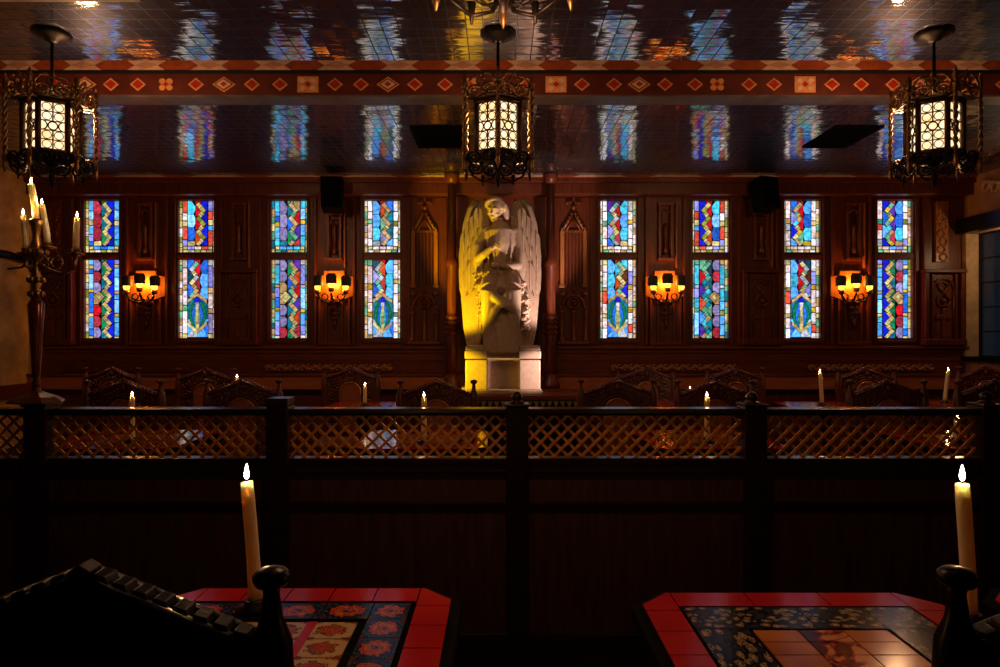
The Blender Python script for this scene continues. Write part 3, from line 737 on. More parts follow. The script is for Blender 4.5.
def column(px, label):
    y = 7.45; t = thing('turned_column', label, 'column', (at(px, 388, y).x, y, 0.6), 0, 'turned columns flanking the statue')
    z = lambda v: at(0, v, y).z-0.6
    a = MB(); a.lathe([(0.10, z(388)), (0.10, z(384)), (0.075, z(378)), (0.065, z(374))], 20); a.build('base', WALLWOOD, t)
    a = MB(); pr = [(0.062, z(374)), (0.062, z(336))]
    for k in range(4):
        v = 335-k*5.2; pr += [(0.06, z(v)), (0.078, z(v-1)), (0.078, z(v-3)), (0.06, z(v-4))]
    pr += [(0.058, z(312)), (0.052, z(268)), (0.07, z(266)), (0.07, z(260)), (0.05, z(257)), (0.046, z(184))]
    a.lathe(pr, 20); a.build('shaft', WALLWOOD, t)
    a = MB(); a.lathe([(0.046, z(184)), (0.085, z(176)), (0.085, CZ-0.6)], 20); a.build('capital', WALLWOOD, t)
    a = MB(); a.box(-0.12, 0.12, -0.12, 0.12, -0.6, z(388)); a.build('plinth', BOARD, t, bevel=0.006)
column(452, 'turned dark wooden column immediately left of the angel statue')
column(550.5, 'turned dark wooden column immediately right of the angel statue')

for p0_, p1_, lb in ((66, 192, 'carved scroll frieze strip below the first and second windows'), (266, 393, 'carved scroll frieze strip below the third and fourth windows'),
                   (610, 736, 'carved scroll frieze strip below the fifth and sixth windows'), (806, 931, 'carved scroll frieze strip below the seventh and eighth windows')):
    t = thing('carved_frieze', lb, 'frieze', (wx((p0_+p1_)/2), D-0.02, wz(372)), 0, 'carved friezes under the windows')
    hw = (p1_-p0_)*S/2; h = wz(362)-wz(372)
    a = MB(); a.box(-hw, hw, -0.025, 0, 0, h); a.build('board', WALLWOOD, t, bevel=0.003)
    a = MB(); n = 22
    a.tube([(-hw+2*hw*k/(n*6), -0.028, h/2+0.024*math.sin(PI*k/6)) for k in range(n*6+1)], 0.006, 5)
    for k in range(n):
        x = -hw+(k+0.5)*2*hw/n; sg = 1 if k % 2 else -1
        a.ring((x, -0.030, h/2+0.012*sg), 0.017, 0.0055, 10, 5, None, 0.5, 0.5+1.6*PI); a.ball((x+0.012, -0.030, h/2-0.026*sg), 0.010, 0.008, 0.007, 7, 5); a.ball((x+0.030, -0.030, h/2-0.018*sg), 0.008, 0.008, 0.009, 7, 5)
    a.build('scrollwork', LITSCROLL if p0_ > 100 else BRASSWOOD, t)  # three friezes coloured as lit, the leftmost left darker

# ------------------------------------------------------------------ sconces
def sconce(px, label):
    t = thing('wall_sconce', label, 'wall light', ((px-500)*(D-0.10)/F, D-0.02, wz(286)), 0, 'three-lamp wall sconces')
    a = MB()
    a.prism([(-0.225, -0.12), (-0.225, 0.105), (-0.12, 0.125), (-0.12, 0.175), (0.12, 0.175), (0.12, 0.125), (0.225, 0.105), (0.225, -0.12), (0.08, -0.17), (-0.08, -0.17)], -0.03, 0)
    a.build('backplate', GOLDWOOD, t, bevel=0.006)
    a = MB()
    for sg in (-1, 1):
        a.tube([(0, -0.04, -0.16), (sg*0.05, -0.10, -0.20), (sg*0.12, -0.14, -0.17), (sg*0.158, -0.145, -0.10)], 0.011, 8)
        a.ring((sg*0.09, -0.09, -0.13), 0.035, 0.008, 12, 6)
    a.tube([(0, -0.03, -0.16), (0, -0.12, -0.16), (0, -0.165, -0.09)], 0.012, 8)
    a.build('arms', IRON, t)
    a = MB(); a.ball((0, -0.05, -0.19), 0.05, 0.035, 0.06); a.tube([(0, -0.045, -0.22), (0, -0.04, -0.30)], [0.035, 0.008], 8)
    for sg in (-1, 1): a.ball((sg*0.05, -0.045, -0.20), 0.035, 0.025, 0.03)
    a.build('drop', CHAIRWOOD, t)
    pl = point('sconce_lamp', (0, -0.10, 0.02), 9.0, (1, 0.30, 0.03), 0.03); pl.parent = t
    for x, y, z in ((-0.158, -0.145, 0), (0, -0.165, 0.025), (0.158, -0.145, 0)):
        b_ = MB(); b_.lathe([(0.022, -0.105), (0.034, -0.085), (0.034, -0.06), (0.015, -0.058)], 12, (x, y, z)); cup = b_.build('lamp_cup', BRONZE, t)
        b_ = MB(); b_.lathe([(0.012, -0.06), (0.030, -0.045), (0.034, -0.02), (0.026, 0.01), (0.010, 0.03)], 12, (x, y, z)); b_.build('bulb', AMBER, cup)
        b_ = MB(); prof = [(0.062, -0.018), (0.060, 0.09), (0.050, 0.105), (0.046, 0.105), (0.056, 0.088), (0.058, -0.018)]
        vs = []; 
        b_.mi = 0
        # half shade: curved shield on the room side, open towards the wall
        pts = [(0.062*math.sin(q), -0.050*math.cos(q)) for q in [(-PI*0.5)+PI*i/10 for i in range(11)]]
        inn = [(px_*0.93, py_*0.93) for px_, py_ in pts][::-1]
        b_.slab([(x+p[0], y+p[1]+0.01) for p in pts+inn], z-0.012, z+0.085)
        pts2 = [(p[0]*0.8, p[1]*0.8) for p in pts]; inn2 = [(p[0]*0.75, p[1]*0.75) for p in pts][::-1]
        b_.slab([(x+p[0], y+p[1]+0.01) for p in pts2+inn2], z+0.085, z+0.105)
        b_.build('lamp_shade', SHADE, t)
for px, lb in ((143.5, 'amber three-lamp sconce between the first and second windows'), (333, 'amber three-lamp sconce between the third and fourth windows'),
               (666, 'amber three-lamp sconce between the fifth and sixth windows'), (852.5, 'amber three-lamp sconce between the seventh and eighth windows')):
    sconce(px, lb)

# ------------------------------------------------------------------ speakers and vents
def speaker(px, label, rz):
    t = thing('wall_speaker', label, 'speaker', (at(px, 0, D-0.3).x, D-0.30, at(0, 179.5, D-0.3).z), rz, 'black wall speakers')
    a = MB(); Mx = Matrix.Rotation(math.radians(-10), 4, 'X')
    a.prism([(-0.12, 0), (0.12, 0), (0.105, -0.36), (-0.105, -0.36)], -0.10, 0.10, Mx); a.build('cabinet', BLACK, t, bevel=0.01)
    a = MB(); a.prism([(-0.105, -0.015), (0.105, -0.015), (0.092, -0.345), (-0.092, -0.345)], -0.108, -0.10, Mx); a.build('grille', plain('speaker_cloth', (0.004, 0.004, 0.004), 0.95, spec=0.03), t)
    a = MB(); a.box(-0.03, 0.03, 0.08, 0.29, -0.16, -0.10); a.build('bracket', IRON, t)
speaker(332.5, 'black box speaker high on the wall left of the statue', 0.12)
speaker(763, 'black box speaker high on the wall right of the statue', 0.35)
def vent(p0_, p1_, label):
    ya_, yb2 = cy(126), cy(147); xa, xb = cx(p0_, (ya_+yb2)/2), cx(p1_, (ya_+yb2)/2)
    t = thing('ceiling_vent', label, 'vent', ((xa+xb)/2, (ya_+yb2)/2, CZ), 0, 'black ceiling vents')
    hx = (xb-xa)/2; hy = (yb2-ya_)/2
    a = MB(); a.box(-hx, hx, -hy, hy, -0.012, 0); a.build('plate', VENTBLACK, t)
    a = MB()
    for k in range(9):
        y = -hy+0.06+k*(2*hy-0.12)/8; a.box(-hx+0.05, hx-0.05, y-0.012, y+0.012, -0.02, -0.012)
    a.build('slats', VENTBLACK, t)
    return t
vent(414, 466, 'black rectangular ceiling vent left of the central lantern')
vent(818, 864, 'black rectangular ceiling vent near the right lantern')

# ------------------------------------------------------------------ candles
def add_candle(label, base, h, r=0.0125, lean=(0, 0), group='lit taper candles', holder=True, flame=1.0, name='taper_candle'):
    t = thing(name, label, 'candle', base, 0, group)
    hz = 0.012 if holder else 0.0
    n = 8
    pts = [(lean[0]*(k/n)**1.3*h, lean[1]*(k/n)*h, hz+(h-hz)*k/n) for k in range(n+1)]
    a = MB(); a.tube(pts, [r*1.10]+[r*1.04]*2+[r]*(n-3)+[r*0.93], 12)
    wo = a.build('wax', WAX, t)
    tip = Vector(pts[-1])
    a = MB(); a.tube([tip, tip+Vector((0.0008, 0, 0.009))], 0.0011, 5); a.build('wick', WICK, t)
    a = MB(); fs = flame
    a.lathe([(0.0006*fs, 0.005), (0.0032*fs, 0.008*fs), (0.0044*fs, 0.013*fs), (0.0036*fs, 0.020*fs), (0.0020*fs, 0.027*fs), (0.0004*fs, 0.033*fs)], 8, tip); a.build('flame', FLAME, t)
    if holder:
        a = MB(); a.lathe([(0.032, 0), (0.034, 0.004), (0.020, 0.008), (0.019, 0.018), (r*1.12, 0.020), (r*1.12, 0.010)], 16); a.build('candle_holder', IRON, t)
    return t

# ------------------------------------------------------------------ hanging lanterns
def lantern(label, loc, rz, proto=[None]):
    R = 0.212; H = 0.27
    if proto[0] is not None:
        return dup(proto[0], loc, rz, label)
    t = thing('hanging_lantern', label, 'lantern', loc, rz, 'hexagonal gothic hanging lanterns'); proto[0] = t
    tl = point('lantern_crown_fill', (0, 0, H/2+0.055), 0.7, LAMP, 0.08); tl.parent = t  # added lamp above the closed top plate, brightens the cresting
    drop = CZ-loc[2]                # loc is the middle of the glass band
    a = MB(); a.lathe([(0.105, drop), (0.105, drop-0.012), (0.085, drop-0.02), (0.075, drop-0.03), (0.045, drop-0.036), (0.035, drop-0.05), (0.012, drop-0.056)], 24); a.build('canopy', IRON, t)
    a = MB(); a.tube([(0, 0, drop-0.05), (0, 0, 0.2)], 0.009, 8); a.build('rod', IRON, t)
    hexp = lambda r, k, z: Vector((r*math.cos(k*PI/3), r*math.sin(k*PI/3), z))
    gr = 0.142
    # body frame: corner bars and rims
    a = MB()
    for k in range(6):
        p = hexp(gr, k, 0); a.tube([p+Vector((0, 0, -H/2-0.02)), p+Vector((0, 0, H/2+0.02))], 0.016, 8)
        for z in (-H/2-0.012, H/2+0.012): a.tube([hexp(gr, k, z), hexp(gr, k+1, z)], 0.016, 8)
        a.tube([hexp(gr, k, H/2+0.03), hexp(0.03, k, H/2+0.12)], 0.008, 6)
    a.slab([tuple(hexp(gr, k, 0))[:2] for k in range(6)], H/2+0.015, H/2+0.03); a.slab([tuple(hexp(gr, k, 0))[:2] for k in range(6)], -H/2-0.03, -H/2-0.015)
    a.slab([tuple(hexp(0.20, k, 0))[:2] for k in range(6)], H/2+0.022, H/2+0.028)
    a.build('frame', TRACERY, t)
    for k in range(6):
        p, q = hexp(gr-0.01, k, 0), hexp(gr-0.01, k+1, 0)
        mid = (p+q)/2; ang = math.atan2(mid.y, mid.x)
        M = Matrix.Translation((mid.x, mid.y, 0)) @ Matrix.Rotation(ang-PI/2+PI, 4, 'Z')   # local -y looks outward
        wd = (q-p).length/2-0.010
        g = MB(); g.box(-wd, wd, 0.0, 0.004, -H/2, H/2, M); go = g.build('glass_panel', MILK, t)
        g = MB(); r_ = wd*0.40
        for j in range(5):
            z = -H/2+H*(j+0.5)/5
            for sg in (-1, 1):
                if j in (0, 1, 3, 4): g.ring((sg*wd*0.52, -0.006, z), r_, 0.0027, 12, 5, M)
            if j in (2,): g.ring((0, -0.006, z), wd*0.42, 0.0045, 12, 5, M); g.ring((-wd, -0.006, z), wd*0.5, 0.004, 12, 5, M, -PI/2, PI/2); g.ring((wd, -0.006, z), wd*0.5, 0.004, 12, 5, M, PI/2, 3*PI/2)
        g.box(-0.004, 0.004, -0.008, -0.002, -H/2, -H*0.1, M); g.box(-0.004, 0.004, -0.008, -0.002, H*0.1, H/2, M)
        for z in (-H*0.3, H*0.3, -H*0.1, H*0.1): g.box(-wd, wd, -0.008, -0.003, z-0.003, z+0.003, M)
        g.build('tracery', TRACERY, go)
        # cresting above and pierced skirt below each side
        M = Matrix.Translation((mid.x/mid.length*0.175, mid.y/mid.length*0.175, 0)) @ Matrix.Rotation(ang+PI/2, 4, 'Z') @ Matrix.Diagonal((1.42, 1, 1, 1)) if True else M
        g = MB()
        for sg in (-1, 1):
            g.ring((sg*0.034, -0.012, H/2+0.055), 0.030, 0.007, 14, 6, M, 0, 1.7*PI); g.ring((sg*0.034, -0.012, H/2+0.055), 0.014, 0.006, 10, 5, M)
            g.tube([(sg*0.06, -0.014, H/2+0.03), (sg*0.064, -0.02, H/2+0.09), (sg*0.045, -0.024, H/2+0.125), (sg*0.02, -0.02, H/2+0.135)], [0.007, 0.006, 0.005, 0.007], 6, M)
        g.ring((0, -0.012, H/2+0.10), 0.022, 0.006, 12, 5, M); g.tube([(0, -0.012, H/2+0.12), (0, -0.012, H/2+0.165)], [0.010, 0.003], 6, M)
        g.build('cresting', BRONZE, t)
        g = MB()
        for sg in (-1, 1):
            g.ring((sg*0.036, -0.012, -H/2-0.055), 0.030, 0.007, 14, 6, M); g.ring((sg*0.036, -0.012, -H/2-0.055), 0.012, 0.006, 10, 5, M)
            g.tube([(sg*0.065, -0.012, -H/2-0.03), (sg*0.05, -0.012, -H/2-0.10), (0, -0.012, -H/2-0.13)], 0.006, 6, M)
        g.tube([(0, -0.012, -H/2-0.09), (0, -0.012, -H/2-0.155)], [0.010, 0.003], 6, M)
        g.build('skirt', IRON, t)
        # twisted rope column standing off each corner
        c = hexp(R+0.012, k, 0); g = MB()
        for ph in (0, PI):
            g.tube([c+Vector((0.007*math.cos(ph+j*0.75), 0.007*math.sin(ph+j*0.75), -H/2-0.06+j*(H+0.13)/36)) for j in range(37)], 0.007, 6)
        g.lathe([(0.012, H/2+0.07), (0.018, H/2+0.085), (0.012, H/2+0.10), (0.016, H/2+0.12), (0.003, H/2+0.16)], 10, (c.x, c.y, 0))
        g.lathe([(0.003, -H/2-0.14), (0.014, -H/2-0.10), (0.010, -H/2-0.08), (0.016, -H/2-0.06)], 10, (c.x, c.y, 0))
        for z in (-H/2-0.015, H/2+0.015): g.tube([hexp(gr, k, z), c+Vector((0, 0, z))], 0.006, 6)
        g.build('rope_column', BRONZE, t)
    a = MB(); a.lathe([(0.004, -H/2-0.20), (0.018, -H/2-0.15), (0.010, -H/2-0.11), (0.03, -H/2-0.07), (0.05, -H/2-0.03)], 12); a.build('pendant', IRON, t)
    return t
lz = at(0, 131, 3.95).z
lantern('lit hexagonal gothic lantern hanging in the centre before the angel statue', (at(498, 0, 3.95).x, 3.95, lz), PI/2)
lantern('lit hexagonal gothic lantern hanging at the far left above the candelabrum', (at(52, 0, 3.95).x, 3.95, lz), math.radians(-24))
lantern('lit hexagonal gothic lantern hanging at the far right near the plaster pier', (at(934, 0, 3.95).x, 3.95, lz), math.radians(24))
lantern('nearest gothic lantern, only its dark pendants showing at the top edge', (0.01, 1.80, lz), PI/2)

# ------------------------------------------------------------------ angel statue
def statue():
    Yc = 7.12; u = Yc/F
    base_z = at(0, 392, Yc).z
    t = thing('angel_statue', 'large pale stone winged angel on a pedestal lit yellow and white', 'statue', (0, Yc, base_z))
    X = lambda px: (px-499)*u
    Z = lambda py: at(0, py, Yc).z-base_z
    def PT(px, py, y=0.0): return (X(px), y, Z(py))
    # pedestal
    a = MB(); a.box(X(460), X(540), -0.31, 0.24, 0, Z(388)); a.box(X(485), X(519), -0.05, 0.22, Z(388), Z(346)); a.build('plinth', STONE, t, bevel=0.01)
    for nm, p0_, p1_ in (('l', 465, 487.5), ('r', 517, 538.5)):
        a = MB(); a.box(X(p0_)+0.006, X(p1_)-0.006, -0.27, 0.20, Z(388), Z(359)); a.box(X(p0_), X(p1_), -0.28, 0.21, Z(358), Z(350)); a.box(X(p0_)+0.008, X(p1_)-0.008, -0.27, 0.2, Z(350), Z(345))
        a.build('pedestal_block', STONE, t, bevel=0.012)
    # body: one continuous surface grown from overlapping masses
    b = MB()
    # robe
    b.tube([PT(502, 352, -0.05), PT(502, 330, -0.05), PT(501, 305, -0.04), PT(500, 285, -0.02), PT(500, 272, 0)], [0.21, 0.20, 0.185, 0.165, 0.125], 20)
    for k in range(13):     # folds
        q = -0.9+1.8*k/12
        xx = 501+17*q*0.95
        dpt = -0.30+0.12*q*q
        b.tube([PT(500+9*q, 282, dpt+0.06), PT(xx-1.5, 310, dpt), PT(xx+1.2*(-1)**k, 335, dpt-0.02), PT(xx+2*q, 352, dpt-0.015)], [0.014, 0.022, 0.026, 0.030], 8)
    # lap and knees, thighs coming forward under the robe
    for sg in (-1, 1):
        b.tube([PT(500+sg*7, 276, -0.02), PT(500+sg*10, 284, -0.20), PT(500+sg*11.5, 292, -0.36)], [0.10, 0.105, 0.085], 14)
        b.tube([PT(500+sg*11.5, 291, -0.36), PT(500+sg*12, 312, -0.31), PT(500+sg*11, 336, -0.25), PT(500+sg*11, 350, -0.24)], [0.085, 0.075, 0.07, 0.075], 12)
    b.tube([PT(500, 284, -0.16), PT(500, 292, -0.30), PT(500, 316, -0.26), PT(500, 350, -0.18)], [0.10, 0.10, 0.09, 0.10], 12)
    # diagonal sash across the knees
    b.tube([PT(484, 286, -0.24), PT(494, 299, -0.40), PT(506, 307, -0.42), PT(517, 314, -0.33)], [0.045, 0.05, 0.05, 0.035], 10)
    b.tube([PT(512, 286, -0.30), PT(505, 298, -0.42), PT(495, 312, -0.39), PT(488, 325, -0.32)], [0.03, 0.04, 0.04, 0.03], 10)
    # torso
    b.tube([PT(500, 278, 0), PT(500, 262, -0.02), PT(499.5, 246, -0.03), PT(499, 233, -0.02), PT(498.5, 226, 0)], [0.135, 0.13, 0.155, 0.165, 0.10], 18)
    b.ball(PT(485.5, 232, 0), 0.075, 0.08, 0.075); b.ball(PT(513, 232, 0), 0.075, 0.08, 0.075)
    for k in range(5): b.tube([PT(486+k*6, 236, -0.14), PT(488+k*5.4, 256, -0.155), PT(488+k*5.2, 272, -0.13)], [0.008, 0.014, 0.010], 6)
    # neck and bowed head turned to picture left
    b.tube([PT(498.5, 228, -0.02), PT(496.5, 219, -0.06)], [0.065, 0.06], 12)
    hd = Matrix.Translation(PT(494.5, 211, -0.10)) @ Matrix.Rotation(math.radians(-24), 4, 'Z') @ Matrix.Rotation(math.radians(24), 4, 'X') @ Matrix.Rotation(math.radians(10), 4, 'Y')
    b.ball((0, 0, 0.012), 0.082, 0.098, 0.105, 18, 12, hd); b.ball((0, -0.03, -0.06), 0.055, 0.06, 0.055, 12, 8, hd)
    b.tube([(0, -0.092, 0.025), (0, -0.118, -0.018)], [0.010, 0.017], 8, hd); b.ball((0, -0.088, -0.052), 0.024, 0.014, 0.008, 10, 6, hd); b.ball((0, -0.084, -0.066), 0.020, 0.014, 0.008, 10, 6, hd)
    b.ball((0, -0.078, -0.098), 0.022, 0.02, 0.018, 10, 6, hd)
    for sg in (-1, 1):
        b.tube([(sg*0.012, -0.097, 0.034), (sg*0.035, -0.092, 0.04), (sg*0.058, -0.07, 0.03)], 0.009, 6, hd); b.ball((sg*0.034, -0.086, 0.012), 0.016, 0.010, 0.009, 10, 6, hd)
        b.ball((sg*0.045, -0.065, -0.03), 0.025, 0.025, 0.02, 10, 6, hd); b.ball((sg*0.082, 0.0, 0.0), 0.012, 0.022, 0.032, 10, 6, hd)
    # arms: picture-left elbow out, hand to the chest; picture-right forearm across the waist
    b.tube([PT(485, 232, -0.01), PT(478, 246, -0.05), PT(477, 260, -0.10)], [0.062, 0.055, 0.047], 12); b.tube([PT(477, 260, -0.10), PT(484, 256, -0.19), PT(492, 250, -0.235)], [0.047, 0.042, 0.030], 12)
    b.tube([PT(514, 232, -0.01), PT(519, 250, -0.04), PT(518, 266, -0.09)], [0.062, 0.055, 0.047], 12); b.tube([PT(518, 266, -0.09), PT(509, 268, -0.18), PT(499, 267, -0.22)], [0.047, 0.042, 0.030], 12)
    # loose sleeves
    b.tube([PT(478, 246, -0.05), PT(478, 262, -0.08), PT(480, 276, -0.09)], [0.06, 0.065, 0.04], 10); b.tube([PT(519, 252, -0.04), PT(519, 270, -0.06), PT(519, 284, -0.08)], [0.06, 0.065, 0.035], 10)
    # hands with fingers
    for hx_, hy_, hyy, dx in ((494.5, 249, -0.24, 1), (496, 267, -0.225, -1)):
        b.ball(PT(hx_, hy_, hyy), 0.032, 0.018, 0.026, 10, 6)
        for k in range(4): b.tube([PT(hx_+dx*1.5, hy_-2+k*1.3, hyy-0.008), PT(hx_+dx*4.2, hy_-2+k*1.5, hyy-0.012), PT(hx_+dx*(5.6-0.3*abs(k-1)), hy_-1.2+k*1.5, hyy+0.004)], [0.0095, 0.009, 0.0075], 6)
        b.tube([PT(hx_, hy_-2, hyy-0.01), PT(hx_+dx*1.5, hy_-4.2, hyy-0.01)], [0.010, 0.008], 6)
    body = b.build('body', STONE, t)
    rm = body.modifiers.new('remesh', 'REMESH'); rm.mode = 'VOXEL'; rm.voxel_size = 0.0085; rm.use_smooth_shade = True
    sm = body.modifiers.new('smooth', 'SMOOTH'); sm.factor = 0.5; sm.iterations = 3
    # hair
    b = MB(); b.ball((0, 0.022, 0.045), 0.092, 0.095, 0.085, 16, 10, hd)
    for k in range(26):
        q = PI*(0.0+k/25.0)*1.0; b.ball((0.086*math.cos(q), -0.02+0.03*math.sin(q*2), 0.03+0.085*math.sin(q)), 0.026, 0.034, 0.026, 8, 6, hd)
    for sg in (-1, 1):
        b.tube([(sg*0.075, 0.03, 0.05), (sg*0.095, 0.045, -0.02), (sg*0.10, 0.05, -0.09), (sg*0.085, 0.05, -0.14)], [0.04, 0.042, 0.036, 0.018], 8, hd)
    hair = b.build('hair', STONE, t)
    rm = hair.modifiers.new('remesh', 'REMESH'); rm.mode = 'VOXEL'; rm.voxel_size = 0.009; rm.use_smooth_shade = True
    # garlands of roses at both sides
    rr = random.Random(5)
    for pts, yv, w_ in (([(480, 272), (483, 290), (485, 308), (487, 330)], -0.20, 7.0), ([(520, 284), (521.5, 300), (523, 316), (523, 332)], -0.15, 4.0)):
        b = MB()
        for i in range(46):
            f = i/45*2.999; k = int(f); g = f-k
            px = pts[k][0]*(1-g)+pts[k+1][0]*g+rr.uniform(-w_, w_)*(0.65 if i > 36 else 1); py = pts[k][1]*(1-g)+pts[k+1][1]*g+rr.uniform(-2, 2)
            r0 = rr.uniform(0.020, 0.036); c = Vector(PT(px, py, yv+rr.uniform(-0.05, 0.06)))
            b.ball(c, r0, r0, r0*0.8, 9, 6); b.ball(c+Vector((r0*0.5, -r0*0.6, r0*0.3)), r0*0.55, r0*0.5, r0*0.5, 8, 5); b.ball(c+Vector((-r0*0.6, -r0*0.5, -r0*0.3)), r0*0.5, r0*0.5, r0*0.5, 8, 5)
        b.tube([PT(p[0], p[1], yv+0.05) for p in pts], [0.05, 0.06, 0.055, 0.03], 10)
        b.build('garland', STONE, t)
    # wings: layered feathers hung from a curved leading edge
    for sg in (-1, 1):
        b = MB()
        def wp(px, py, y): return Vector((sg*px*u, y, Z(py)))
        lead = [(12, 226), (14, 210), (18, 200.5), (23, 200), (29, 208), (34, 224), (36.5, 244), (37.5, 262)]
        b.tube([wp(a_, v_, 0.07) for a_, v_ in lead], [0.03, 0.045, 0.05, 0.05, 0.045, 0.04, 0.035, 0.03], 10)
        def feather(p, q, wd, y):
            p = wp(p[0], p[1], y); q = wp(q[0], q[1], y+0.01)
            d_ = (q-p); l = d_.length; ang = math.atan2(d_.x, -d_.z)
            M = Matrix.Translation(p) @ Matrix.Rotation(-ang, 4, 'Y')
            prof = [(0.0, 0.55), (0.15, 0.9), (0.45, 1.0), (0.8, 0.85), (0.95, 0.45), (1.0, 0.05)]
            poly = [(-wd*w2, -l*s2) for s2, w2 in prof]+[(wd*w2, -l*s2) for s2, w2 in prof[::-1]]
            b.prism(poly, -0.0095, 0.0095, M); b.tube([(0, -0.012, -0.01), (0, -0.012, -l*0.92)], [0.006, 0.003], 6, M)
        for k in range(9):      # primaries
            f = k/8; feather((16+20.5*f, 214+44*f), (19.5+12*f, 342+6*math.sin(f*2)), 0.052, 0.075-0.0057*((k*4) % 9))
        for k in range(10):     # secondaries
            f = k/9; feather((14+22.5*f, 208+44*f), (17.5+19*f, 285+14*f), 0.05, 0.030-0.0053*((k*3) % 10))
        for k in range(10):     # coverts
            f = k/9; feather((15+21*f, 203+42*f), (16+21*f, 240+32*f), 0.048, -0.010-0.0049*((k*3) % 10))
        for k in range(9):
            f = k/8; feather((17+18*f, 202+32*f), (17+19.5*f, 220+36*f), 0.045, -0.045-0.0047*((k*4) % 9))
        b.prism([((sg*p_*u), Z(v_)) for p_, v_ in [(12, 226), (14, 206), (20, 200), (28, 207), (34, 224), (37, 250), (37.5, 275), (34, 320), (30, 345), (20, 345), (16, 300)]], 0.063, 0.10)
        b.build('wing', STONE, t)
    # stand under the statue with a zigzag valance
    s = thing('statue_stand', 'dark wooden stand with a zigzag edge carrying the angel statue', 'stand', (0, Yc-0.02, 0))
    a = MB(); a.box(-0.98, 0.98, -0.34, 0.34, 0, base_z-0.05); a.build('cabinet', DARKWOOD, s, bevel=0.006)
    a = MB(); a.box(-1.02, 1.02, -0.38, 0.36, base_z-0.05, base_z); a.build('top', BOARD, s, bevel=0.006)
    a = MB(); n = 30
    for k in range(n):
        x = -1.0+2.0*k/n; a.prism([(x, base_z-0.05), (x+2.0/n, base_z-0.05), (x+1.0/n, base_z-0.13)], -0.36, -0.345)
    a.build('valance', GREENFRINGE, s)
statue()

